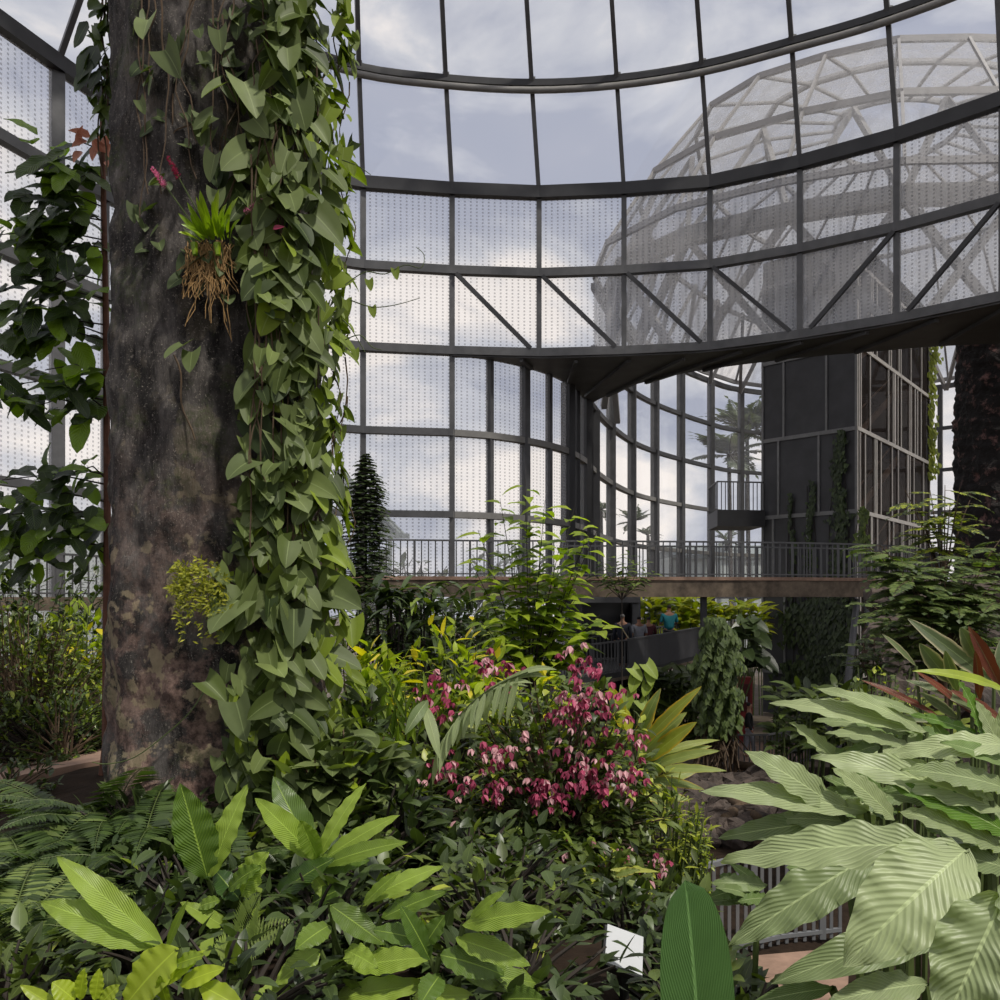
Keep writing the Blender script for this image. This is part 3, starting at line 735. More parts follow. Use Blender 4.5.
for (x, y) in ((395, 269), (369, 280), (372, 307), (355, 350), (346, 300), (352, 165)): fo.leaf(P(x, y, 4.7), V((.2, 0, -1)), V((0, -1, .3)), .06, .045, .1, 'heart', 5, 2, .2, 0, (.6, .6, 0))
fo.build('leaves', L_HEART, vine, smooth=True); sm.build('stems', STEMB, vine); tend.build('tendrils', STEMG, vine)

# small climbing leaves at the left rim of the trunk, top
fo = MB(); sm = MB(); v2 = thing('climbing_vine', 'thin dark-leaved vine dangling above the sapling, at the trunk side without the leaf curtain', 'vine', tuple(P(112, 20, 5)))
for k in range(70):
    py = rv(-20, 135); px = 112-abs(R.gauss(0, 10)) if py < 110 else rv(98, 118); p = P(px, py, 4.95)
    heart(fo, p, V((-.5, -.7, 0)), rv(.05, .11), (rv(.2, 1), rv(0, .4), 0))
for (x, y, L) in ((98, 45, .24), (88, 22, .16), (92, 60, .2), (100, 70, .13)): fo.leaf(P(x, y, 4.9), V((-.6, 0, -1)), V((0, -1, .2)), L, L*.5, .3, 'ovate', 6, 2, .2, .1, (.1, 0, 0))
for k in range(4):
    x = 100+k*5; sm.tube(smooth_curve([tuple(P(x+3*math.sin(i*2.+k), -20+i*28, 4.95)) for i in range(8)], 3), .006, .004, n=4)
fo.build('leaves', L_DARK, v2, smooth=True); sm.build('stems', STEMB, v2)

orch = thing('orchid', 'lime green orchid clump with pink flower spikes and dangling roots on the trunk', 'orchid', tuple(trunk_pt(213, 235, 0)[0]))
fo = MB(); rt = MB(); yb = MB()
for (bx, by, tx, ty, w) in ((213, 236, 200, 190, 8), (216, 236, 219, 189, 8), (222, 236, 238, 197, 7), (208, 238, 187, 202, 6), (204, 240, 178, 213, 6), (218, 238, 227, 203, 7), (214, 240, 205, 212, 7), (230, 240, 240, 219, 6), (210, 240, 181, 224, 6), (222, 240, 212, 200, 6), (225, 240, 224, 210, 6), (205, 240, 190, 214, 5), (212, 240, 196, 196, 5), (228, 238, 233, 200, 5), (202, 242, 178, 232, 5)):
    b = trunk_pt(bx, by, .06)[0]; t = trunk_pt(tx, ty, .2)[0]
    fo.leafc(b, (b+t)/2+V((0, -.05, 0)), t, V((0, -1, .3)), w*4.4/F, 'strap', 6, 2, .3, 0, (rv(0, 1), 0, 0))
for k in range(90):
    a = trunk_pt(rv(184, 236), rv(240, 250), .05)[0]; e = trunk_pt(rv(178, 240), rv(265, 300) if k > 8 else rv(310, 345), .07)[0]
    pts = [a.lerp(e, i/6)+V((rv(-.012, .012), rv(-.015, .005), 0)) for i in range(7)]; rt.tube(pts, .0035, .002, n=4, cap=False)
for (x, y) in ((194, 243), (217, 243)):
    yb.tube([trunk_pt(x, y, .1)[0], trunk_pt(x+1, y+12, .1)[0]], .018, .012, n=6)
fo.build('leaves', L_ORCH, orch, smooth=True); rt.build('roots', ROOTM, orch); yb.build('pseudobulb', L_ORCH, orch)
for (bx, by, mx, my, tx, ty) in ((200, 235, 180, 205, 152, 168), (212, 235, 190, 200, 168, 157), (226, 236, 240, 214, 262, 199)):
    s = MB(); a, m_, t = trunk_pt(bx, by, .08)[0], trunk_pt(mx, my, .16)[0], trunk_pt(tx, ty, .2)[0]
    pts = [a*(1-q)**2+m_*2*q*(1-q)+t*q*q for q in [i/8 for i in range(9)]]; s.tube(pts, .004, .003, n=4); so = s.build('flower_spike', STEMG, orch)
    f_ = MB(); dd = (pts[-1]-pts[-3]).normalized(); s0 = pts[-1]
    for k in range(90):
        q = k/90; p = s0-dd*.11*(1-q); rd = rdir(); rd = (rd-dd*rd.dot(dd)).normalized(); f_.leaf(p, rd+dd*.3, dd, .022*(1-.4*q), .012, .1, 'lance', 2, 2)
    f_.build('blossoms', L_LILAC if tx != 168 else L_PINK, so)
f_ = MB(); p = P(279, 227, 4.3); f_.leaf(p+V((-.03, 0, -.01)), V((1, 0, .25)), V((0, -1, .3)), .06, .03, .1, 'ovate', 5, 2, .5, 0, (0, 0, 0)); o = f_.build('bract', L_PINK); tag(o, 'single pink bract beside a heart leaf, next to the orchid clump', 'flower')

moss = thing('hanging_moss_fern', 'yellow-green fine fern tuft clinging low on the trunk', 'fern', tuple(trunk_pt(208, 600, 0)[0]))
fo = MB(); sm = MB()
for k in range(70):
    px, py = rv(178, 228), rv(562, 592); a = trunk_pt(px, py, .04)[0]; e = trunk_pt(px+rv(-12, 12), py+rv(10, 70) if k > 25 else py+rv(-8, 12), .12)[0]
    pts = [a, a.lerp(e, .5)+V((rv(-.02, .02), -.04, .01)), e]; sm.tube(pts, .002, .001, n=3, cap=False)
    for q in range(14):
        p = a.lerp(e, q/14)+V((rv(-.012, .012), -.03, rv(-.01, .01))); fo.leaf(p, V((rv(-1, 1), rv(-1, 0), rv(-.6, .8))), V((0, -1, .2)), .032, .010, .3, 'lance', 2, 2)
fo.build('fronds', L_MOSS, moss); sm.build('stems', STEMG, moss)

# ------------------------------------------------------------------ sapling left of the trunk
sap = thing('sapling', 'slender red-brown sapling with glossy ribbed leaves beside the great trunk', 'tree', (*XY(106, 6.6), ground(*XY(106, 6.6))))
sm = MB(); sb = P(106, 300, 6.6)
g0 = ground(sb.x, sb.y); sm.tube([(sb.x-.02, sb.y, g0), (sb.x, sb.y, 3.9), (sb.x+.01, sb.y, 5.6), (sb.x+.0, sb.y, 7.0), (sb.x-.03, sb.y, 8.6)], .035, .018, n=8)
sm.build('trunk', BARK2, sap)
fo = MB(); tw_ = MB()
def spray(cx_, cy_, n, spread, L, side=-1, D=6.5, tint=None, w=.42):
    c0 = P(106, cy_+rv(-6, 12), 6.6); c1 = P(cx_, cy_, D); tw_.tube([c0, c0.lerp(c1, .5)+V((0, 0, .06)), c1], .007, .004, n=4, cap=False)
    for i in range(int(n*1.9)):
        t = rv(.35, 1.2); p = c0.lerp(c1, t)+V((rv(-.16, .06), rv(-.15, .15), rv(-.12, .12))); a = rv(-1, 1)
        d = V((rv(-1, .6)*spread, rv(-.9, .5), rv(-.9, .35)))
        fo.leaf(p, d, V((rv(-.3, .3), -.6, .8)), L*rv(.6, 1.0), L*w*rv(.85, 1.15), rv(.3, 1.1), 'broad', 7, 4, .18, .04, tint or (rv(0, .8), 1 if R.random() < .28 else 0, 0))
for a in ((60, 150, 8, 1, .34), (75, 180, 8, 1, .36), (50, 200, 8, 1, .34), (30, 225, 8, 1, .32), (80, 225, 7, 1, .32), (20, 250, 7, 1, .28), (50, 255, 6, 1, .3), (90, 250, 5, 1, .3),
          (55, 285, 8, 1, .34), (35, 300, 8, 1, .32), (75, 305, 7, 1, .32), (25, 330, 7, 1, .28), (60, 335, 6, 1, .3), (45, 370, 5, 1, .3), (12, 385, 5, 1, .28), (70, 398, 6, 1, .36), (40, 405, 5, 1, .26), (95, 380, 5, 1, .28),
          (80, 470, 6, 1, .24), (55, 480, 5, 1, .22), (25, 500, 8, 1, .32), (5, 515, 8, 1, .32), (60, 515, 7, 1, .26), (85, 520, 6, 1, .24), (10, 548, 7, 1, .28), (-2, 235, 6, 1, .3), (5, 330, 6, 1, .3), (0, 400, 5, 1, .28), (2, 480, 6, 1, .3), (40, 550, 6, 1, .26), (90, 560, 5, 1, .2)): spray(*a)
fo.build('leaves', L_SAP, sap, smooth=True); tw_.build('twigs', STEMD, sap)
fo = MB()
for k in range(11):
    p = P(rv(74, 110), rv(132, 165), 6.4); fo.leaf(p, V((rv(-.5, .5), -.2, rv(-1, .6))), V((0, -1, .2)), rv(.1, .17), .07, .5, 'ovate', 5, 2, .4)
fo.build('young_leaves', L_COPPER, sap, smooth=True)

# ------------------------------------------------------------------ planting left and centre
def B(px, py, D): return P(px, py, D)
bush('dense_shrub', 'dense small-leaved shrub with sunlit patches left of the trunk', 'shrub', B(30, 685, 8.2), (.85, .7, .78), 4200, .085, .42, L_SHRUB, STEMB, nb=260, cc_=.16)
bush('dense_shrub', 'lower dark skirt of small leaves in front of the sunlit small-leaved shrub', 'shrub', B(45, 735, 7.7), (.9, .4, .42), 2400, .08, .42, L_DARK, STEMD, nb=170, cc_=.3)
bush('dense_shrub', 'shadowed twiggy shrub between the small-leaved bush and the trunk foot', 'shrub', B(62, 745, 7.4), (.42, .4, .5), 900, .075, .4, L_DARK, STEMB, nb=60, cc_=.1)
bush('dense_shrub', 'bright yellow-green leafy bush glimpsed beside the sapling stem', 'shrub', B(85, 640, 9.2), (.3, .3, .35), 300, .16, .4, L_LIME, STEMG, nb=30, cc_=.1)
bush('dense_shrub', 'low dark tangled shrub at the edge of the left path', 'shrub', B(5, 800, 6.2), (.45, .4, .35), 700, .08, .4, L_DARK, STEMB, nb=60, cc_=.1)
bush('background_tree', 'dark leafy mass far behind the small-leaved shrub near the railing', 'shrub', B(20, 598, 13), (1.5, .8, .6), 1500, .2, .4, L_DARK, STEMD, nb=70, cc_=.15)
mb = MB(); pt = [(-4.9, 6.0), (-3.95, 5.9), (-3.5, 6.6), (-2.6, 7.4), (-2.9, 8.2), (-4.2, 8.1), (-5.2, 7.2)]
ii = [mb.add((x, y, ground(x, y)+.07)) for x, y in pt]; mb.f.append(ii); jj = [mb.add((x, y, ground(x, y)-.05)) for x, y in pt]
for k in range(len(ii)): mb.f.append([ii[k], jj[k], jj[(k+1) % len(ii)], ii[(k+1) % len(ii)]])
o = mb.build('path_slab', PAVE); tag(o, 'sunlit brown path slab glimpsed left of the trunk foot', 'path')

def fern(label, px, py, D, n, L, cc_=0, D2=None, m=None, lo=-PI, hi=0, dz=0):
    b = P(px, py, D); gz = ground(b.x, b.y); b.z = gz+dz
    r = thing('fern', label, 'fern', b); fo = MB(); sm = MB()
    for k in range(n):
        a = lo+(hi-lo)*(k+.5)/n+rv(-.15, .15); d = V((math.cos(a), math.sin(a), rv(.3, 1.5)))
        LL = L*rv(.75, 1.1); frond(fo, sm, b+V((rv(-.1, .1), rv(-.1, .1), rv(0, .12))), d, LL, 34, LL*.22, LL*.032, rv(.7, 1.2), V((0, 0, 1)), .004, None, 'lance', True, 3, 1.0, 0, .15, cc_)
    fo.build('fronds', m or L_FERN, r, smooth=True); sm.build('stalks', STEMG, r)
fl = [("dark fern clump at the foot of the bark below the trunk's lower edge", 130, 0, 4.6, 13, .75, 0), ('fern clump beside the brown path slab', 60, 0, 5.0, 12, .7, .1), ('wide fern spreading under the pointed light leaves at the picture edge', 20, 0, 4.0, 12, .7, .3),
      ('shaded fern between path slab and broad-leaved gingers', 95, 0, 4.2, 13, .7, 0), ('low fern in deep shade behind the pair of pointed ginger leaves', 160, 0, 4.1, 12, .65, 0), ('fern in the bottom corner left of the lime leaves', 20, 0, 3.4, 12, .55, .6),
      ('fern sprouting beneath the upright ginger pair', 250, 0, 3.9, 10, .5, 0), ('fern tucked left of the lowest lime shoots', 70, 0, 3.2, 10, .5, .4), ('dim fern clump at the trunk flank under the vine', 215, 0, 4.3, 10, .6, 0)]
for (lb, px, _, D, n, L, c) in fl: fern(lb, px, 0, D, n, L, c, lo=-PI*1.05, hi=PI*.05 if D > 4.3 else PI)
r = thing('fern', 'small pale sunlit fern fronds in front of the dark leaves near the lime shoots', 'fern', (*XY(240, 3.0), ground(*XY(240, 3.0)))); fo = MB(); sm = MB()
for (bp, tp) in (((215, 965), (292, 918)), ((218, 960), (285, 935)), ((222, 965), (250, 985)), ((238, 945), (262, 893)), ((236, 960), (212, 955))):
    b, t = P(*bp, 2.95), P(*tp, 2.85); frond(fo, sm, b, t-b+V((0, 0, .05)), (t-b).length, 20, .075, .016, .3, V((0, -.7, .7)), .003, (1, .9, 0), 'lance', True, 2, 1.0)
b = P(222, 965, 2.95); stemto(sm, b, .004); fo.build('fronds', L_FERN, r); sm.build('stalks', STEMG, r)

def ginger(label, D, leaves, foot, m=L_GINGER, wave=.06, dd=.12, ns=22, sr=.008, nh=(0, -.75, .65), name='ginger_plant', bow=.14, cat='plant', smat=None, fold=.14):
    fx = P(foot[0], foot[1], D); fz = ground(fx.x, fx.y+.1)
    r = thing(name, label, cat, (fx.x, fx.y+.1, fz)); fo = MB(); sm = MB(); ft = V((fx.x, fx.y+.1, fz-.01))
    done = []
    for l in leaves:
        bx, by, tx, ty, w = l[:5]; tint = l[5] if len(l) > 5 else (rv(.2, 1), 0, rv(0, 1)); d1 = l[6] if len(l) > 6 else rv(-dd, dd*.3); dn = l[7] if len(l) > 7 else 0
        b = L2(fo, (bx, by), (tx, ty), D+dn, D+dn+d1, w, nh=(nh[0]+rv(-.2, .2), nh[1], nh[2]), bow=bow*rv(.5, 1.3), wave=wave*rv(.6, 1.4), ns=ns, tint=tint, fold=fold*rv(.6, 1.5), wn=rv(4, 7), nc=6)
        if all((b-q).length > .05 for q in done):
            stemto(sm, b, sr, foot=ft+V((rv(-.06, .06), rv(-.05, .05), 0))); done.append(b)
    fo.build('leaves', m, r, smooth=True); sm.build('stems', smat or STEMG, r); return r
ginger('ginger plant with two long pointed leaves reaching over the dark ferns', 2.7, [(154, 947, 40, 902, 36, (.75, 0, 0)), (164, 947, 56, 856, 28, (1, 0, 0)), (166, 950, 188, 900, 10)], (170, 1000), dd=.1)
ginger('lime ginger shoot with a wide leaf folding down at the bottom edge', 2.3, [(178, 948, 122, 1010, 44, (.9, .0, 0)), (165, 985, 205, 950, 14, (1, 0, 0)), (168, 1005, 160, 975, 14), (200, 985, 245, 1010, 24), (175, 965, 205, 955, 16), (180, 985, 225, 968, 20, (1, 0, 0)), (205, 1005, 226, 985, 12)], (180, 1040), dd=.08, m=L_LIME)
ginger('cluster of short lime leaves at the bottom edge left of the wide folding leaf', 2.4, [(75, 1000, 52, 982, 22), (80, 1000, 85, 968, 14, (1, 0, 0)), (95, 1000, 100, 968, 14, (1, 0, 0)), (100, 1005, 120, 985, 16), (60, 1010, 20, 985, 14), (90, 1010, 118, 1000, 18)], (85, 1040), dd=.05, m=L_LIME)
ginger('ginger plant with two upright broad leaves before the trunk base', 3.2, [(208, 880, 180, 783, 42, (.15, .4, 0)), (210, 878, 248, 784, 24, (.8, 0, 0)), (212, 877, 192, 815, 46, (0, .8, 0), .1), (241, 896, 268, 852, 34, (1, 0, 0)), (228, 890, 262, 866, 20), (234, 933, 180, 902, 17, (1, 0, 0)), (220, 900, 196, 908, 14), (240, 900, 215, 870, 24, (0, 1, 0), .1), (240, 905, 262, 910, 14)], (215, 960))
ginger('ginger plant with leaves fanned like a star beneath the vine curtain', 3.3, [(315, 858, 255, 798, 28, (.8, 0, 0)), (314, 858, 273, 776, 32, (.3, .5, 0), .1), (318, 858, 366, 783, 18, (1, 0, 0)), (320, 862, 400, 815, 18, (.8, 0, 0)), (322, 866, 408, 842, 20), (315, 858, 334, 862, 12), (273, 898, 335, 858, 26, (.1, .7, 0)), (310, 905, 352, 885, 20, (.2, .6, 0)), (330, 900, 310, 870, 16), (318, 860, 300, 820, 22, (.6, 0, 0)), (320, 870, 370, 860, 20, (.3, .5, 0))], (322, 940))
ginger('ginger plant whose leaves spread below the fan at the picture bottom', 2.8, [(365, 902, 444, 866, 20, (.8, 0, 0)), (362, 906, 402, 870, 14, (.7, 0, 0)), (382, 918, 447, 891, 21, (.3, .3, 0)), (330, 905, 385, 945, 26, (.4, .4, 0)), (351, 967, 435, 957, 27, (.9, 0, 0)), (330, 1000, 431, 984, 28, (.9, 0, 0)), (345, 950, 378, 968, 24, (.9, 0, 0)), (330, 925, 295, 950, 26, (.5, .3, 0)), (320, 950, 275, 985, 26, (.9, 0, 0)), (290, 985, 250, 1010, 24, (1, 0, 0)), (330, 990, 290, 1005, 26, (.5, .4, 0))], (340, 1030))
ginger('ginger plant with long leaves pointing toward the pink-flowered shrub', 2.6, [(463, 925, 552, 912, 28, (.7, 0, 0)), (456, 938, 531, 966, 26, (.6, 0, 0)), (440, 955, 505, 976, 32, (.3, .4, 0)), (463, 974, 543, 984, 28, (.5, .1, 0)), (470, 918, 506, 890, 11, (1, 0, 0)), (430, 960, 400, 905, 22, (.2, .6, 0)), (425, 945, 445, 915, 20, (.3, .5, 0)), (412, 998, 475, 995, 22, (1, 0, 0)), (420, 940, 372, 930, 22, (.3, .5, 0)), (440, 975, 420, 1005, 26, (.3, .5, 0)), (500, 1000, 545, 1000, 26, (.3, .5, 0))], (450, 1030))
# under-storey filling the bed
bush('ground_vine', 'heart-leaved ground vine spilling from the trunk foot below the curtain', 'vine', B(330, 790, 4.5), (.42, .3, .38), 420, .15, .8, L_HEART, STEMB, nb=60, shape='heart', ns=5, cc_=.05)
bush('ground_vine', 'dark leafy ground cover behind the fan-shaped ginger', 'shrub', B(385, 850, 4.3), (.38, .3, .42), 380, .13, .55, L_DARK, STEMD, nb=50, shape='ovate', ns=4, cc_=.02)
bush('ground_vine', 'dark leafy ground cover beneath the lowest ginger leaves', 'shrub', B(300, 960, 3.6), (.5, .35, .22), 420, .12, .55, L_DARK, STEMD, nb=60, shape='ovate', ns=4, cc_=.02)
bush('leafy_shrub', 'shaded leafy shrub right of the vine curtain, left of the small palm', 'shrub', B(365, 740, 5.2), (.22, .3, .42), 330, .13, .6, L_DARK, STEMD, nb=40, shape='ovate', ns=4, cc_=.1)
bush('leafy_shrub', 'bright yellow-lit leaves glimpsed behind the lower vine curtain', 'shrub', B(365, 690, 6.4), (.3, .3, .4), 260, .2, .4, L_LIME, STEMG, nb=26, cc_=.15)
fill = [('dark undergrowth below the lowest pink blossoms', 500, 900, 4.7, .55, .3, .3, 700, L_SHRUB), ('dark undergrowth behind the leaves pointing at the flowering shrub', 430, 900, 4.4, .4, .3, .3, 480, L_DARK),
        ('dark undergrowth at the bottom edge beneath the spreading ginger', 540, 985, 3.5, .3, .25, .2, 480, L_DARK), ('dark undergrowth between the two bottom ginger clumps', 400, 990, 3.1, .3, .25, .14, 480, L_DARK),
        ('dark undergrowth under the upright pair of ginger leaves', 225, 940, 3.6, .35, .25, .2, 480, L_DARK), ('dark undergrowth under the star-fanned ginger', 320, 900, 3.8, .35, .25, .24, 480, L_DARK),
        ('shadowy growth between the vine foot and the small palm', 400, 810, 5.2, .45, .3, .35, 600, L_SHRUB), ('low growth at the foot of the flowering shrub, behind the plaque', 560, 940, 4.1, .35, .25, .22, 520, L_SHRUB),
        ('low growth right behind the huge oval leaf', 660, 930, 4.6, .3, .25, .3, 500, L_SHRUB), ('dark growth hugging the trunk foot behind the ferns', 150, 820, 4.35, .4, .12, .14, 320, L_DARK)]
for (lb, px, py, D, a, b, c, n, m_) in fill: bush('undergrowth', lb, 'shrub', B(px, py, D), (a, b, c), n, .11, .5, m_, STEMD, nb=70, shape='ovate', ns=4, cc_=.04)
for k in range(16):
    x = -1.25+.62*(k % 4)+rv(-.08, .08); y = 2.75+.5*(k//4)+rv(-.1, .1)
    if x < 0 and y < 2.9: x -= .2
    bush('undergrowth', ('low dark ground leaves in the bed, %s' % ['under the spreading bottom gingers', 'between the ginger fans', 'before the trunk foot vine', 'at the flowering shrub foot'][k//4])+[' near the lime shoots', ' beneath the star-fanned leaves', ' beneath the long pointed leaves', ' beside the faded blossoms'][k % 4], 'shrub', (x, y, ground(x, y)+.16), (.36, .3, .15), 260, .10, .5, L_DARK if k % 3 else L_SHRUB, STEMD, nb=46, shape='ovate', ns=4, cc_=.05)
# small palm + arching frond
pm = thing('small_palm', 'small palm with upright narrow sunlit leaflets before the yellow-green shrub', 'palm', (*XY(400, 5.6), ground(*XY(400, 5.6)))); fo = MB(); sm = MB()
for (b_, t_) in (((405, 770), (374, 690)), ((405, 770), (390, 680)), ((408, 775), (405, 688)), ((408, 770), (432, 682)), ((405, 775), (382, 710))):
    b, t = P(*b_, 5.6), P(*t_, 5.5); sm.tube([b, t], .006, .003, n=4)
    for k in range(7):
        q = .3+.6*k/7; p = b.lerp(t, q); sg = 1 if k % 2 else -1; fo.leaf(p, (t-b).normalized()+V((sg*.4, rv(-.3, .2), .1)), V((0, -1, .3)), rv(.16, .26), .03, .25, 'lance', 4, 2, .3, 0, (rv(.2, 1), rv(0, .5), 0))
stemto(sm, P(405, 772, 5.6), .02); fo.build('leaflets', L_GINGER, pm); sm.build('stalks', STEMG, pm)
ap = thing('arching_palm', 'palm frond with drooping ribbed pale leaflets arching over the pink-flowered shrub', 'palm', (*XY(440, 4.6), ground(*XY(440, 4.6)))); fo = MB(); sm = MB()
b, t = P(430, 790, 4.5), P(528, 672, 4.2); m_ = P(440, 700, 4.3)
sm.tube([b*(1-q)**2+m_*2*q*(1-q)+t*q*q for q in [i/8 for i in range(9)]], .008, .004, n=5)
for k in range(13):
    q = .3+.7*k/13; p = b*(1-q)**2+m_*2*q*(1-q)+t*q*q
    for sg in (-1, 1):
        fo.leaf(p, V((sg*.55+.35, rv(-.3, .1), .5 if sg > 0 else -.6)), V((0, -.8, .6)), rv(.16, .25), .034, .7 if sg > 0 else 1.0, 'lance', 6, 4, .3, 0, (rv(.4, 1), .0, 0))
L2(fo, (428, 700), (405, 735), 4.4, 4.3, 14); L2(fo, (425, 705), (440, 760), 4.4, 4.3, 12)
stemto(sm, b, .012); fo.build('leaflets', L_PALE, ap, smooth=True); sm.build('stalk', STEMG, ap)

# tall light shrub, column plant, strap clump, lime shrub
def twiggy(name, label, D, base, tips, n, L, w, m, cc_, sm_m=STEMB, sr=.012, cat='shrub', dr=.7, shape='ovate'):
    gz = ground(*XY(base[0], D)); b = V((*XY(base[0], D), gz)); bb = P(base[0], base[1], D)
    r = thing(name, label, cat, b); fo = MB(); sm = MB(); sm.tube([b, b.lerp(bb, .5), bb], sr*1.8, sr, n=6, cap=False)
    for (tx, ty) in tips:
        t = P(tx, ty, D+rv(-.3, .3)); m_ = V(((bb.x*.45+t.x*.55), (bb.y+t.y)/2, bb.z+(t.z-bb.z)*.6))
        c = lambda q: bb*(1-q)**2+m_*2*q*(1-q)+t*q*q
        sm.tube([c(i/8) for i in range(9)], sr, sr*.25, n=4, cap=False)
        for k in range(n):
            q = .3+.7*k/n; p = c(q)+rdir()*.02; a = k*2.4+rv(-.4, .4)
            fo.leaf(p, V((math.cos(a), math.sin(a)*.8, rv(-.1, .45))), V((rv(-.2, .2), -.3, 1)), L*rv(.65, 1.15)*(1-.3*q), L*w*(1-.25*q), dr*rv(.6, 1.4), shape, 4, 2, .25, 0, (rv(0, 1), cc_ if R.random() < .5 else 0, 0))
    fo.build('foliage', m, r, smooth=True); sm.build('branches', sm_m, r); return r
twiggy('tall_shrub', 'tall light-green shrub rising before the dark mullions with drooping pointed leaves', 8.5, (530, 690), [(525, 478), (500, 500), (545, 500), (478, 530), (575, 505), (590, 530), (600, 525), (470, 560), (560, 545), (515, 540), (582, 560), (495, 580), (575, 600), (600, 615), (560, 640), (500, 640), (480, 620), (535, 590), (545, 660), (606, 625), (530, 520), (550, 570), (570, 575), (520, 610), (585, 640)], 18, .34, .42, L_LIME, .0, STEMD, .009)
twiggy('tall_shrub', 'shaded green shrub just behind the tall light-green one', 9.2, (515, 700), [(490, 590), (520, 600), (545, 610), (505, 630), (560, 655), (475, 650), (530, 640), (548, 580)], 18, .28, .45, L_SHRUB, .4, STEMD, .010)
bush('lime_shrub', 'yellow-green shrub with a few yellow leaves left of the tall light shrub', 'shrub', B(455, 670, 7.6), (.55, .4, .45), 520, .17, .42, L_LIME, STEMG, nb=60, cc_=.22, ns=4)
bush('lime_shrub', 'yellow-green leafy growth right behind the uppermost pink blossoms', 'shrub', B(520, 700, 7.0), (.5, .35, .3), 360, .15, .42, L_LIME, STEMG, nb=46, cc_=.1, ns=4)
bush('leafy_shrub', 'dim filler shrub behind the small palm and arching frond', 'shrub', B(440, 760, 6.4), (.6, .3, .5), 700, .14, .5, L_SHRUB, STEMD, nb=60, cc_=.12)
col = thing('column_plant', 'narrow dark column plant with tiered leaflets standing before the glass wall', 'tree', (*XY(366, 13), ground(*XY(366, 13)))); fo = MB(); sm = MB()
g_ = ground(*XY(366, 13)); sm.tube([(*XY(366, 13), g_), tuple(P(366, 455, 13))], .04, .01, n=6)
for k in range(230):
    q = k/230; py = 454+q*150; a = k*2.4; Lf = (-.03+.36*min(1, (q*2.2)**.6))*rv(.6, 1.35)
    frond(fo, sm, P(366, py, 13), V((math.cos(a), math.sin(a), .25)), Lf+.05, 8, .06+.13*min(1, q*4), .07, .6, V((0, 0, 1)), .004, None, 'lance', False, 2)
fo.build('foliage', L_DARK, col); sm.build('stem', STEMD, col)
ct = thing('strap_clump', 'dark clump of arching strap leaves under the walkway railing', 'plant', (*XY(405, 11), ground(*XY(405, 11)))); fo = MB(); sm = MB()
for k in range(190):
    a = rv(0, 2*PI); b = P(402+rv(-45, 42), rv(592, 670), 11+rv(-.4, .4)); fo.leaf(b, V((math.cos(a), math.sin(a)*.8, rv(.5, 1.3))), V((0, 0, 1)), rv(.55, .9), rv(.07, .12), rv(.8, 1.8), 'lance', 6, 2, .2, 0, (rv(0, 1), 1 if R.random() < .06 else 0, 0))
    if k % 5 == 0: stemto(sm, b, .012)
fo.build('leaves', L_DARK, ct, smooth=True); sm.build('stems', STEMD, ct)
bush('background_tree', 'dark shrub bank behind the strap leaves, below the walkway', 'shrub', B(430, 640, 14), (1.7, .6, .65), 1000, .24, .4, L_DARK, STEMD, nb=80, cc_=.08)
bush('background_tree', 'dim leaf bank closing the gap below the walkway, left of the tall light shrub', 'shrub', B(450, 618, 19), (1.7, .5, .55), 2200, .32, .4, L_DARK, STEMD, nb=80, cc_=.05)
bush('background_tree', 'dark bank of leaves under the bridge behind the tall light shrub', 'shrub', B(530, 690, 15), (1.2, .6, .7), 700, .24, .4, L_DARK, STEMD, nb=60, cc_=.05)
twiggy('feathery_plant', 'light feathery plant standing on the walkway right of the dark columns', 25.4, (622, 600), [(590, 572), (600, 560), (615, 555), (630, 552), (645, 560), (655, 572), (622, 565), (605, 578), (640, 578)], 16, .5, .25, L_FEATH, .6, STEMD, .015, cat='plant', shape='lance')

# ------------------------------------------------------------------ pink-flowered shrub
ps = bush('flowering_shrub', 'big dark-leaved shrub covered in drooping clusters of pink blossom', 'shrub', B(560, 820, 5.3), (.72, .5, .90), 3300, .115, .4, L_SHRUB, STEMB, nb=240, droop=.9, cc_=.10, ns=4)
def cluster(parent, px, py, D, s, n, pale=.3):
    f_ = MB(); c = P(px, py, D)
    for k in range(n):
        p = c+V((R.gauss(0, s), R.gauss(0, s*.7), R.gauss(0, s*.7))); w = (rv(0, 1), 1 if R.random() < pale else 0, 0)
        ax = V((rv(-.7, .7), rv(-.6, .3), -1)); sz = rv(.65, 1.15)
        for q in range(4):
            a = q*1.57+rv(0, 1); f_.leaf(p, V((math.cos(a)*.6, math.sin(a)*.6, 0))+ax, V((math.cos(a), math.sin(a), .3)), rv(.035, .055)*sz, .030*sz, .2, 'ovate', 3, 2, .5, 0, w)
    f_.build('blossoms', L_PINK, parent)
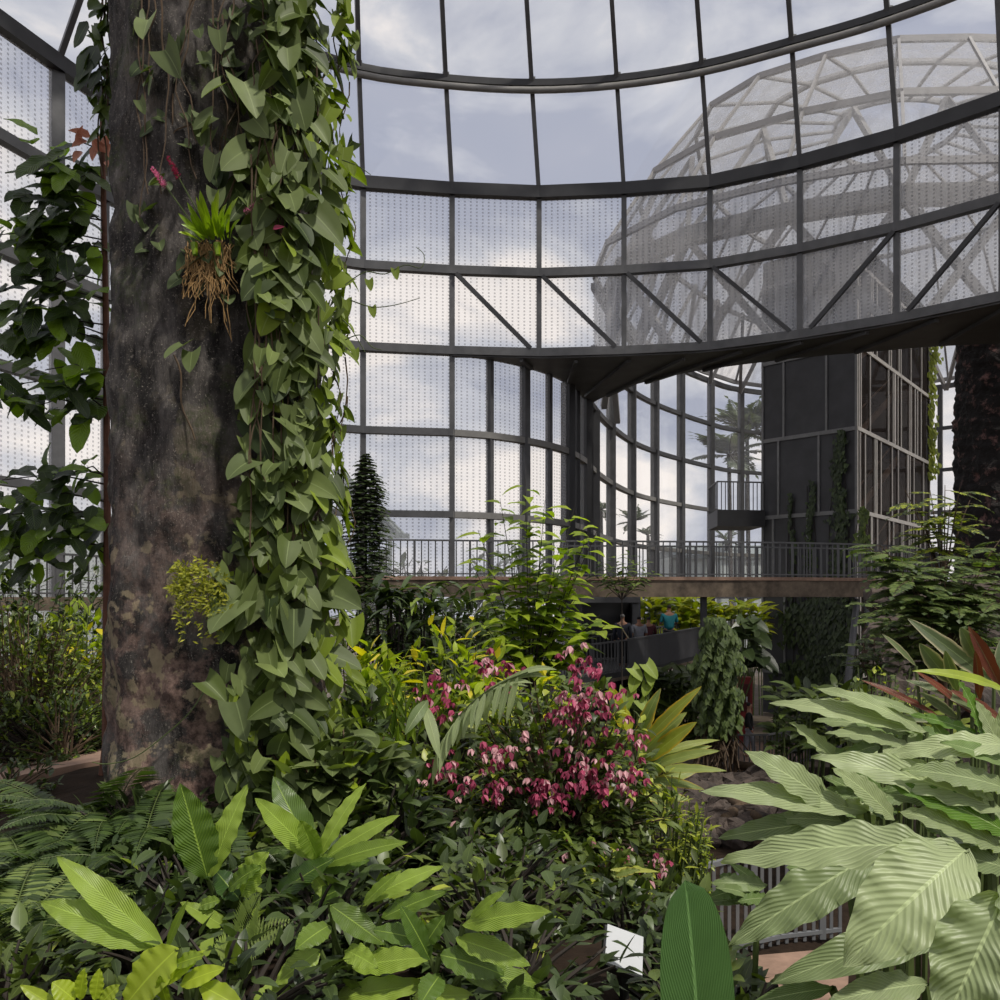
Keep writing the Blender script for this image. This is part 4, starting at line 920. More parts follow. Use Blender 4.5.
FC = [(505, 665, 9, .1), (485, 668, 8, .3), (475, 662, 5, .2), (436, 682, 10, .1), (437, 697, 10, .1), (440, 708, 8, .5), (455, 680, 5, .6), (578, 660, 10, .05), (586, 668, 12, .1), (573, 655, 6, .5), (565, 700, 12, .5), (580, 698, 14, .3), (592, 706, 12, .4), (570, 712, 10, .1), (600, 700, 8, .3), (579, 730, 5, .7), (632, 722, 8, .2), (635, 748, 7, .3), (490, 752, 8, .5), (505, 748, 8, .3), (488, 757, 7, .2), (515, 745, 5, .5), (440, 775, 10, .4), (446, 768, 7, .6), (455, 782, 7, .3), (437, 760, 6, .1), (490, 790, 9, .2), (500, 788, 8, .3), (485, 784, 6, .1), (538, 790, 12, .1), (545, 785, 12, .3), (553, 792, 10, .2), (543, 808, 6, .0), (570, 770, 10, .3), (585, 778, 14, .1), (592, 768, 14, .4), (600, 782, 12, .2), (575, 762, 8, .4), (612, 775, 8, .3), (625, 780, 9, .1), (635, 770, 7, .5), (618, 790, 6, .3), (560, 795, 6, .3), (617, 852, 8, .2), (540, 865, 8, .7), (550, 875, 9, .5), (560, 860, 8, .5), (572, 872, 9, .2), (558, 886, 7, .3), (570, 882, 7, .4), (528, 862, 5, .6), (506, 870, 4, .5), (655, 862, 8, .3), (660, 868, 6, .4), (463, 827, 3, .9), (575, 838, 5, .6), (560, 848, 6, .7), (608, 948, 9, .4), (612, 955, 7, .3), (600, 965, 6, .6), (555, 910, 8, .7), (520, 940, 5, .6), (545, 975, 5, .4), (590, 855, 5, .6), (510, 680, 5, .3), (560, 740, 4, .6), (597, 728, 5, .3), (636, 690, 4, .3)]
for (px, py, n, pl) in FC: cluster(ps, px, py, 4.78+rv(-.1, .12), .052, n, pl)
sh3 = bush('flowering_shrub', 'dark lower flank of leaves with sparse faded blossoms under the main pink masses', 'shrub', B(515, 885, 4.85), (.62, .35, .42), 2200, .11, .42, L_DARK, STEMB, nb=170, droop=.9, cc_=.16, ns=4)
for (px, py) in ((540, 868), (556, 880), (565, 892), (548, 905), (506, 905), (470, 872), (575, 925), (525, 935), (490, 940)): cluster(sh3, px, py, 4.45, .04, 7, .6)
sh2 = bush('flowering_shrub', 'lower dusty shrub with faded pink blossom beside the tilted plaque', 'shrub', B(595, 925, 4.5), (.30, .3, .42), 900, .11, .4, L_SHRUB, STEMB, nb=80, droop=.9, cc_=.1, ns=4)
for (px, py) in ((612, 940), (606, 962), (598, 972), (568, 900), (585, 915), (620, 925), (560, 955), (545, 950)): cluster(sh2, px, py, 4.15, .035, 7, .5)
bush('small_leaf_shrub', 'bright green tiny-leaved bush right of the pink-flowered shrub', 'shrub', B(692, 845, 7.2), (.18, .2, .42), 1100, .045, .5, L_LIME, STEMG, nb=70, cc_=.0)
bush('small_leaf_shrub', 'straggly yellow-green bush at the lower right side of the pink-flowered shrub', 'shrub', B(668, 830, 5.6), (.22, .25, .38), 500, .1, .35, L_SHRUB, STEMG, nb=46, cc_=.5)
hv = thing('heart_leaf_shoot', 'few bright heart-shaped leaves before the dark ramp parapet', 'plant', (*XY(640, 7.5), ground(*XY(640, 7.5)))); fo = MB(); sm = MB()
for (x, y, s) in ((632, 668, .14), (646, 664, .16), (650, 672, .13), (636, 678, .14), (648, 684, .12), (628, 690, .18), (640, 700, .17), (625, 702, .16)):
    p = P(x, y, 7.5); fo.leaf(p, V((rv(-.6, .6), -.3, -.6)), V((0, -.7, .7)), s, s*.8, .4, 'heart', 6, 4, .2, 0, (rv(.3, 1), .7, 0)); stemto(sm, p, .004, foot=V((*XY(640, 7.5), ground(*XY(640, 7.5)))))
fo.build('leaves', L_HEART, hv, smooth=True); sm.build('stems', STEMG, hv)
# edged long-leaf plant
ginger('long-leaved plant with yellow and reddish leaf edges right of the pink blossoms', 6.6, [(635, 745, 661, 688, 13), (636, 750, 702, 686, 13, (.3, .5, 1)), (645, 735, 655, 700, 10, (.6, 0, 1)), (640, 755, 687, 712, 17, (1, 0, .3)), (645, 762, 697, 722, 18, (.3, .6, 1)), (650, 758, 720, 740, 9, (.4, .3, 0)), (650, 762, 712, 746, 12), (650, 768, 720, 751, 13, (1, 0, .2)), (650, 770, 727, 771, 11, (1, 0, .2)), (625, 730, 609, 685, 17, (.5, 1, .6)), (640, 775, 668, 758, 26, (0, 0, .3)), (640, 765, 640, 735, 18), (640, 770, 665, 733, 18), (630, 735, 622, 705, 12, (.2, 1, 0)), (645, 790, 700, 770, 14), (645, 795, 690, 800, 14, (1, 0, .6)), (640, 790, 672, 810, 14, (.6, 0, 1)), (640, 780, 705, 790, 12), (635, 775, 615, 745, 12)], (645, 850), m=L_VARI, wave=.02, dd=.3, name='edged_leaf_plant')
ginger('thin bright leaf rising at the right side of the faded shrub', 4.3, [(610, 870, 660, 872, 6, (1, .6, 0)), (612, 875, 648, 888, 12, (.8, 0, 0)), (615, 876, 640, 870, 10)], (600, 960), m=L_VARI, name='edged_leaf_plant')

# big single leaf
sg_ = thing('broad_leaf_plant', 'single huge upright oval green leaf in front at the picture bottom', 'plant', (*XY(700, 1.9), ground(*XY(700, 1.9)))); fo = MB(); sm = MB()
b = L2(fo, (702, 1150), (685, 880), 1.75, 1.62, 82, nh=(.25, -1, .3), bow=.05, shape='oval', ns=24, nc=10, fold=.12, tint=(.5, 0, 0))
stemto(sm, b, .012, foot=V((*XY(700, 1.9), ground(*XY(700, 1.9))-.01))); fo.build('leaf_blade', L_BIG, sg_, smooth=True); sm.build('stalk', STEMG, sg_)

# tilted plaque
pq = thing('plaque', 'tilted white information plaque with black edge among the faded blossoms', 'sign', (*XY(622, 3.0), ground(*XY(622, 3.0))))
pc = P(624, 950, 3.0); rot = Matrix.Rotation(.35, 3, 'Y') @ Matrix.Rotation(.5, 3, 'X')
mb = MB(); mb.box(pc, .13, .16, .01, rot); mb.build('panel', WHITE, pq)
mb = MB(); mb.box(pc-rot @ V((0, 0, .017)), .14, .17, .022, rot); mb.build('tray', BLACK, pq)
mb = MB(); mb.beam(pc-rot @ V((0, 0, .03)), (pc.x, pc.y, ground(pc.x, pc.y)), .025, .025); mb.build('post', BLACK, pq)

# ------------------------------------------------------------------ the pale ribbed gingers at the right
def G(*a, **k): return ginger(*a, m=L_PALE, wave=.085, **k)
p_ = lambda t, g=0: (t, g, 0)
G('ginger with the broad pale leaf curving down, largest of the mass', 2.15, [(966, 850, 843, 967, 92, p_(.9), -.1), (947, 848, 720, 862, 48, p_(.8), .15)], (1010, 1000), dd=.1, bow=.2, sr=.014, name='ribbed_ginger')
G('ginger with a wide mid-green leaf pointing down to the brown path', 2.5, [(880, 850, 729, 946, 52, p_(.35), -.05), (947, 928, 771, 984, 44, p_(.35), -.05), (926, 984, 826, 1003, 34, p_(.6)), (832, 988, 752, 1003, 20, p_(.1, .3)), (935, 905, 880, 935, 30, p_(0, .3))], (960, 1060), dd=.1, bow=.16, sr=.012, name='ribbed_ginger')
G('ginger leaf with insect-spotted blade cut by the lower picture corner', 1.9, [(1003, 895, 940, 1030, 86, p_(.6), -.05), (1003, 880, 1040, 960, 50, p_(.4))], (1030, 1060), dd=.1, bow=.1, sr=.012, name='ribbed_ginger')
G('ginger with strongly pleated leaves in the middle of the mass', 2.95, [(841, 811, 744, 751, 34, p_(.7)), (867, 812, 699, 791, 30, p_(.8)), (850, 820, 718, 838, 30, p_(.2)), (895, 820, 832, 768, 28, p_(.8)), (870, 850, 800, 848, 30, p_(.2, .2)), (885, 846, 838, 830, 24, p_(.1, .3)), (860, 825, 770, 820, 24, p_(.5)), (845, 800, 880, 835, 24, p_(.9))], (900, 950), dd=.12, sr=.012, name='ribbed_ginger')
G('ginger with leaf tips reaching toward the dark ground at the top left of the mass', 3.4, [(926, 732, 769, 703, 26, p_(.9)), (926, 736, 813, 688, 20, p_(.8)), (850, 775, 790, 722, 20, p_(.8)), (912, 747, 825, 733, 17, p_(.7)), (880, 745, 840, 760, 16, p_(.3, .4)), (925, 720, 842, 695, 12, p_(.5)), (860, 760, 800, 744, 12, p_(.4, .5)), (905, 735, 856, 715, 14, p_(.4))], (900, 850), dd=.15, sr=.01, name='ribbed_ginger')
G('ginger whose long leaves sweep in from the picture edge, midway up the mass', 2.6, [(1005, 812, 811, 757, 40, p_(.8)), (1015, 745, 883, 757, 28, p_(1)), (1010, 835, 888, 785, 32, p_(.0, 1)), (1003, 850, 898, 812, 34, p_(.6)), (1012, 870, 920, 850, 30, p_(.3)), (1010, 790, 900, 770, 30, p_(.5)), (990, 800, 930, 760, 26, p_(.9)), (1010, 765, 940, 742, 20, p_(.6, .5))], (1020, 950), dd=.12, sr=.012, name='ribbed_ginger')
G('ginger with an upright yellow-green leaf below the red-backed leaves', 3.0, [(984, 740, 958, 680, 22, p_(.8, 1)), (976, 733, 908, 714, 14, (.5, 1, 0)), (1005, 760, 975, 700, 20, p_(.9)), (1000, 740, 1015, 690, 20, p_(.6)), (960, 760, 905, 745, 18, p_(.7)), (955, 755, 925, 715, 14, p_(.4, .6))], (990, 850), dd=.1, sr=.01, name='ribbed_ginger')
for j, (cxp, cyp, D, lb) in enumerate(((880, 800, 3.3, 'shaded ginger tucked behind the pleated middle leaves'), (950, 790, 3.2, 'shaded ginger filling the mass below the picture-edge leaves'), (930, 760, 3.7, 'ginger behind the upright yellow-green leaf, mostly hidden'), (960, 860, 2.7, 'dark ginger leaves under the broad curving leaf'), (740, 885, 3.0, 'dark low ginger leaves left of the mass above the path railing'), (860, 870, 2.9, 'dark ginger leaves between the two widest pale leaves'), (985, 830, 2.9, 'pale ginger leaves crowded at the picture edge above the broad curving leaf'), (900, 740, 3.6, 'ginger leaves filling the top of the mass below the red-backed plant'))):
    ls = []
    for k in range(10):
        a = PI+rv(-.9, .9); r_ = rv(50, 95) if j != 4 else rv(35, 60); bx, by = cxp+rv(0, 30), cyp+rv(-10, 15)
        ls.append((bx, by, bx+math.cos(a)*r_, by-math.sin(a)*r_*.45-8, rv(18, 28) if j != 4 else rv(12, 20), p_(rv(0, .6) if j < 6 else rv(.3, 1), rv(0, .5))))
    G(lb, D, ls, (cxp+20, cyp+110), dd=.15, sr=.01, name='ribbed_ginger')
# red-backed long leaves
ginger('tall plant with long stiff leaves, some dark red beneath, above the gingers', 4.0, [(994, 684, 907, 618, 17, (.3, 0, 1)), (916, 666, 882, 634, 6, (1, 0, 1)), (951, 683, 919, 643, 17, (.6, 0, 1)), (977, 660, 960, 627, 16, (.9, 0, .6)), (1000, 686, 968, 626, 15, (0, 1, 0)), (958, 692, 945, 650, 12, (.5, 0, .6)), (972, 714, 914, 670, 9, (0, 1, 0)), (938, 716, 861, 680, 7, (0, 1, 0)), (958, 718, 919, 692, 11, (.8, 0, .4)), (1003, 700, 1000, 640, 16, (.4, 0, .6)), (985, 715, 935, 690, 12, (.9, 0, .8)), (980, 700, 975, 650, 10, (.2, 1, 0)), (1002, 720, 950, 690, 12, (.1, 1, 0)), (965, 700, 905, 680, 9, (.7, 0, .5)), (960, 720, 868, 722, 10, (.6, 0, .4))], (985, 800), m=L_RED, wave=.01, dd=.2, name='red_backed_plant', nh=(-.5, -.7, .5))
ginger('bright lime leaf arching across the red-backed leaves', 3.7, [(1008, 692, 912, 671, 13, (.9, 0, 0))], (1020, 780), m=L_LIME, wave=.03, bow=.2)
bush('small_leaf_shrub', 'small green shrub behind the tips of the red-backed leaves', 'shrub', B(880, 690, 7.5), (.4, .3, .25), 420, .08, .45, L_SHRUB, STEMG, nb=40, cc_=.3)

# ------------------------------------------------------------------ right middle distance
def feather(label, D, base, ends, n, L, m=L_FEATH, cc_=.3, name='feathery_tree', nf=18, zb=None):
    b = V((*XY(base[0], D), ground(*XY(base[0], D)))); bb = P(*base, D); r = thing(name, label, 'tree', b); fo = MB(); sm = MB()
    sm.tube([b, b.lerp(bb, .5)+V((.05, 0, 0)), bb], .035, .02, n=6, cap=False)
    for (tx, ty) in ends:
        t = P(tx, ty, D+rv(-.5, .5)); m_ = bb.lerp(t, .5)+V((0, 0, .25*abs(t.x-bb.x)+.1)); c = lambda q: bb*(1-q)**2+m_*2*q*(1-q)+t*q*q
        sm.tube([c(i/6) for i in range(7)], .014, .005, n=4, cap=False)
        for k in range(n):
            q = .3+.7*(k+.5)/n; a = k*2.4+rv(-.5, .5); frond(fo, sm, c(q), V((math.cos(a), math.sin(a)*.7, rv(-.1, .4))), L*rv(.8, 1.3), nf*2//3, L*.34, L*.17, .7, V((0, -.2, 1)), .004, None, 'lance', True, 2, .9, 0, .15, cc_)
    fo.build('foliage', m, r); sm.build('branches', STEMB, r)
feather('feathery tree spreading over the bridge end left of the bark-walled trunk', 10.5, (945, 660), [(880, 545), (895, 560), (905, 575), (925, 575), (945, 560), (965, 580), (985, 560), (1000, 540), (1000, 580), (915, 600), (870, 548), (970, 600), (940, 585), (890, 575), (955, 600), (1005, 600), (930, 555)], 15, .42)
feather('lower feathery branch hanging beneath the bridge end', 11.5, (950, 700), [(880, 620), (900, 610), (925, 620), (945, 625), (965, 615), (985, 605), (1000, 620), (900, 635), (960, 640), (930, 640), (870, 605), (1000, 640)], 13, .42)
feather('slim sapling with a reddish-green crown before the gap beside the tower', 12, (944, 590), [(905, 490), (930, 490), (945, 485), (960, 487), (970, 500), (940, 520), (925, 530), (950, 505), (915, 500)], 6, .4, m=L_SHRUB, cc_=.9)
feather('small tree with light leaves low between the ivy wall and the red-backed leaves', 12, (872, 690), [(862, 640), (875, 632), (890, 645), (855, 655), (880, 655)], 6, .32, m=L_FERN)
# second trunk
t2 = P(1003, 597, 30); mb = trunk_mesh(V((0, 0, 0)), 0, 14.4, lambda h: 1.4, 90, 220, 9, 3)
RB2 = solid('pink_patched_bark', srgb(34,30,29), .85, 0, .5, 2.6, 1.0, col2=srgb(140,104,98), dist=.25)
for n_ in RB2.node_tree.nodes:
    if n_.type == 'MATH' and n_.operation == 'MULTIPLY_ADD': n_.inputs[1].default_value = 8; n_.inputs[2].default_value = -4.4
    if n_.type == 'TEX_NOISE': n_.inputs['Roughness'].default_value = .7
o = mb.build('giant_tree_trunk', RB2, smooth=True); o.location = (t2.x, t2.y, 0); tag(o, 'dark pink-patched trunk rising to the ring beam at the picture edge', 'tree')
o['label'] = 'dark pink-patched second trunk seen below the ring beam, right of the tower'
# rock bank
def rock(label, c, s, seed, group=None, m=ROCK, cat='rock'):
    rr = random.Random(seed); mb = MB(); nn, mm = 12, 8; rings = []; ph = [rr.random()*6 for _ in range(6)]
    for i in range(mm+1):
        th = PI*i/mm; ring = []
        for k in range(nn):
            a = 2*PI*k/nn; q = 1+.22*math.sin(2*a+ph[0]+th)+.16*math.sin(3*a+ph[1])*math.sin(2*th+ph[2])+.1*math.sin(5*a+ph[3]+3*th)
            ring.append(mb.add((math.cos(a)*math.sin(th)*q*s[0], math.sin(a)*math.sin(th)*q*s[1], math.cos(th)*q*s[2])))
        rings.append(ring)
    for a, b in zip(rings, rings[1:]):
        for k in range(nn): mb.f.append([a[k], b[k], b[(k+1) % nn], a[(k+1) % nn]])
    o = mb.build('rock', m); o.location = c; tag(o, label, cat, group); return o
for k in range(22):
    px, py = 895+(k % 6)*24+rv(-6, 6), 600+(k//6)*34; D = 17-(k//6)*.9+rv(-.2, .2); p = P(px, py, D); p.z = max(p.z, .3)
    rock('dark boulder in the rock bank behind the feathery branches', p, (rv(.35, .6), .4, rv(.28, .42)), 100+k, 'boulders of the rock bank')
mb = MB(); p0 = P(880, 597, 18); mb.box((p0.x+4.1, 18.6, 2.2), 7, 1.6, 4.5); o = mb.build('wall_right', ROCK, kind='structure')
for k in range(34):
    px, py = 684+(k % 6)*18+rv(-7, 7), 782+(k//6)*11+rv(-4, 4); D = 4.85*900/(py-597); p = P(px, py, D)
    rock('broken brown rock strewn between the long-leaved plants and the curved path fence', p, (rv(.35, .6), .4, rv(.2, .36)), 200+k, 'rocks before the path fence')
wb = MB(); wz = .9; wb.quad((3.2, 15.3, wz), (6.8, 15.3, wz), (7.2, 18.6, wz), (3.4, 18.6, wz)); 
q = [(5.6, 18.7), (6.6, 20.0), (8.3, 21.2), (10.4, 21.8), (12.6, 21.6)]
# logs lying over the slope
for (a, b, lb) in (((722, 795), (758, 818), 'fallen log lying across the rocks'), ((735, 765), (800, 772), 'flat pale log at the pond edge below the fence'), ((725, 820), (748, 800), 'short broken branch propped on the rocks')):
    mb = MB(); mb.tube([P(*a, 4.6*900/(a[1]-597)), P(*b, 4.6*900/(b[1]-597))], .13, .10, n=8); o = mb.build('log', STEMB, smooth=True); tag(o, lb, 'log')
# lower floor fence and walker
fp = [XY(722, 25.8), XY(745, 25.6), XY(768, 25.7), XY(790, 26.4), XY(812, 27.4), XY(832, 29)]
railing('path_fence', 'curved bar fence in front of the walker on the lower floor', fp, [0.02]*6, 1.05, .15)
mb = MB(); slab(mb, [XY(715, 26), XY(770, 26), XY(835, 30)], [XY(712, 31), XY(765, 31), XY(820, 33)], -.02, .015); o = mb.build('path_slab', PAVE); tag(o, 'brown path on the lower floor under the walker', 'path')
# near path + fence glimpsed through the gingers
mb = MB(); slab(mb, [XY(715, 6.6), XY(840, 6.4)], [XY(720, 9.1), XY(850, 9.4)], 1.2, 1.345); o = mb.build('path_slab', PAVE); tag(o, 'brown sunlit path below the gingers beside the huge oval leaf', 'path')
WF = solid('pale_fence', srgb(120,122,124), .5, .2, .1, 4)
railing('path_fence', 'bar fence glimpsed between leaves right of the huge oval leaf', [XY(690, 9.0), XY(730, 9.3), XY(780, 9.6), XY(840, 9.8)], [1.3, 1.3, 1.3, 1.3], .98, .11, m=WF)
# hanging ivy column on the ramp support
iv = thing('ivy_column', 'thick ivy-draped column hiding the ramp corner beneath the bridge', 'vine', (*XY(722, 24.6), 0)); fo = MB(); sm = MB()
for k in range(3600):
    py = 618+R.random()**.9*118; t = (py-618)/118; hw = 10+13*min(1, t*3)-(5*max(0, t-.7)/.3); hw *= 1+.16*math.sin(py*.21)+.1*math.sin(py*.5+1); px = 717+rv(-1, 1)*hw+3*math.sin(py*.09)
    if t > .6 and R.random() < (t-.6)*2.2+.5*math.sin(px*.9): continue
    a = max(-1, min(1, (px-717)/hw)); p = P(px, py, 24.6-.55*math.sqrt(max(0, 1-a*a))+rv(-.28, .12)+.2*math.sin(px*.5+py*.13)); fo.leaf(p, V((rv(-.8, .8), -.3, -1)), V((a+rv(-.8, .8), -1, rv(-.2, 1))), rv(.12, .2), .13, .2, 'heart', 3, 2, .2, 0, (rv(0, 1), rv(0, .25), 0))
for k in range(70):
    px = rv(700, 735); a = P(px, rv(715, 735), 24.4+rv(-.2, .3)); e = P(px+rv(-18, 18), rv(750, 778), 24.2+rv(-.4, .4)); sm.tube([a, a.lerp(e, .5)+V((rv(-.1, .1), 0, 0)), e], .025, .018, n=4)
for k in range(7): sm.tube([(*XY(705+k*5, 24.5), 0), tuple(P(705+k*5+rv(-3, 3), 640, 24.6))], .06, .04, n=5)
fo.build('ivy_leaves', L_FEATH, iv, smooth=True); sm.build('stems', STEMB, iv)
# big-leaved plants by the column, backlit bed behind the ramp
ee = thing('elephant_ear_plant', 'big dark round-leaved plant between the ivy column and the tower', 'plant', (*XY(750, 26.5), 0)); fo = MB(); sm = MB()
for k in range(34):
    b = P(rv(740, 762), rv(618, 662), 26.5+rv(-.5, .5)); s = rv(.45, .8); fo.leaf(b, V((rv(-.8, .8), -.5, rv(-.6, .2))), V((rv(-.2, .2), -.6, .7)), s, s*.7, .5, 'heart', 6, 4, .2, 0, (rv(0, 1), 0, 0))
    if k % 5 == 0: stemto(sm, b, .02, foot=V((*XY(722, 26.9), 0)))
fo.build('leaves', L_DARK, ee, smooth=True); sm.build('stems', STEMG, ee)
def strapbed(label, D, x0, x1, y0, y1, n, L, m=L_LIME, z_=None, name='backlit_plants'):
    b0 = XY((x0+x1)/2, D); r = thing(name, label, 'plant', (b0[0], b0[1], 0)); fo = MB(); sm = MB()
    for k in range(n):
        b = P(rv(x0, x1), rv(y0, y1), D+rv(-.5, .5)); a = rv(0, 6.3)
        fo.leaf(b, V((math.cos(a), math.sin(a)*.5, rv(.1, 1.1))), V((rv(-.3, .3), -.4, 1)), L*rv(.6, 1.2), L*.3, rv(.4, 1.2), 'lance', 4, 2, .2, 0, (rv(0, 1), rv(0, .5), 0))
        if k % 4 == 0: stemto(sm, b, .02)
    fo.build('leaves', m, r, smooth=True); sm.build('stems', STEMG, r)
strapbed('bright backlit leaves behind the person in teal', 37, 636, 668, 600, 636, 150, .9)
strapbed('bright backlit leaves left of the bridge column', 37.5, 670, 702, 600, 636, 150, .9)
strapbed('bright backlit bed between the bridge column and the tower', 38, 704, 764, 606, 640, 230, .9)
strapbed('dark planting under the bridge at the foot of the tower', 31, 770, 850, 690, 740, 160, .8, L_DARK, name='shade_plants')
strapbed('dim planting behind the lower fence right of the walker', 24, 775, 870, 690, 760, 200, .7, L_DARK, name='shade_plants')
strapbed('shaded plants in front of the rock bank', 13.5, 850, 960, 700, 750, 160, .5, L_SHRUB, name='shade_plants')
strapbed('dark shrubs added to darken the space beneath the lower ramp beside the ivy column', 29.5, 640, 715, 672, 745, 330, .9, L_DARK, name='shade_plants')  # added so the bright glass beyond does not show under the ramp
# struts beneath the bridge end
for (a, b, lb) in (((848, 680), (857, 600), 'slanting dark strut beneath the bridge end, closer to the tower'), ((880, 700), (866, 600), 'slanting dark strut beneath the bridge end, closer to the rock bank')):
    p, q = P(*a, 27.6), P(*b, 28.6); d = (p-q); p = q+d*(q.z/(q.z-p.z)) if q.z-p.z > .1 else p
    mb = MB(); mb.tube([p, q], .12, .1, n=8); o = mb.build('bridge_strut', STEEL); tag(o, lb, 'strut')
# ivy on the tower
def facevine(label, x0, x1, y0, y1, n, m=L_DARK, s=.16, taper=True, cc_=0, Dd=0):
    fo = MB(); sm = MB(); r = None
    for k in range(n):
        py = rv(y0, y1); t = (py-y0)/(y1-y0); w = (.35+.65*t) if taper else 1; w *= .72+.2*math.sin(py*.24+x0)+.18*math.sin(py*.11+x1*2); px = (x0+x1)/2+R.gauss(0, .30)*(x1-x0)*w+2*math.sin(py*.07+x0)
        f = (px-763)/(856.5-763); D = (39.2+(36-39.2)*f)-.12-rv(0, .12)+Dd
        p = P(px, py, D)
        if r is None: r = thing('tower_vine', label, 'vine', p)
        fo.leaf(p, V((rv(-.5, .5), -.2, -1)), fnorm+V((0, 0, .4)), s*rv(.7, 1.3), s*.8, .2, 'heart', 3, 2, .2, 0, (rv(0, 1), cc_*R.random(), 0))
    for k in range(4):
        x = x0+(x1-x0)*(k+.5)/4; pts = []
        for i in range(5):
            py = y1+(y0+6-y1)*i/4; xx = x*.6+(x0+x1)/2*.4 if i > 2 else x; f = (xx-763)/93.5; pts.append(P(xx, py, 39.2-3.2*f-.1+Dd))
        sm.tube(pts, .02, .012, n=4)
    fo.build('leaves', m, r, smooth=True); sm.build('stems', STEMD, r)
facevine('dense dark ivy climbing the tower face to the second band', 826, 852, 430, 612, 950)
facevine('thin strand of ivy on the tower face beside the tallest one', 803, 818, 480, 612, 260)
facevine('shortest thin ivy strand on the tower face', 786, 797, 492, 612, 180)
facevine('dark ivy mass on the tower foot beneath the bridge', 784, 862, 598, 690, 1700, s=.24, taper=False)
facevine('pale-leaved tuft on the tower corner just above the bridge rail', 852, 872, 505, 560, 170, L_FERN, .16, cc_=.8, Dd=-.9)
fo = MB(); sm = MB(); r = thing('tower_vine', 'bright vine dangling down the far corner of the tower', 'vine', (tr_.x, tr_.y, z(10)))
for k in range(230):
    py = rv(343, 480); px = 929+abs(R.gauss(0, 3.5))*(1.3 if py > 390 else .9)+(rv(0, 6) if py < 362 else 0); p = P(px, py, 45.3); fo.leaf(p, V((rv(-.5, .5), -.2, -1)), V((.3, -1, .3)), rv(.18, .3), .2, .2, 'heart', 3, 2, .2, 0, (rv(.2, 1), rv(.2, .9), 0))
sm.tube([P(930, 340, 45.4), P(931, 400, 45.4), P(931, 480, 45.4)], .03, .02, n=4); fo.build('leaves', L_SHRUB, r); sm.build('stems', STEMD, r)
rc = thing('red_cabinet', 'red cabinet half hidden beside the ivy column', 'cabinet', (*XY(742, 31), 0)); c = P(742, 686, 31)
mb = MB(); mb.box((c.x, c.y, 1.5), .62, .4, 1.5); mb.box((c.x, c.y, .38), .66, .44, .76); mb.build('body', RED, rc)
mb = MB(); mb.box((c.x, c.y-.21, 1.55), .44, .02, .95); mb.build('door', solid('dark_red', srgb(76,20,20), .4), rc); mb = MB(); mb.box((c.x+.1, c.y-.23, 1.5), .05, .03, .18); mb.build('handle', WHITE, rc)

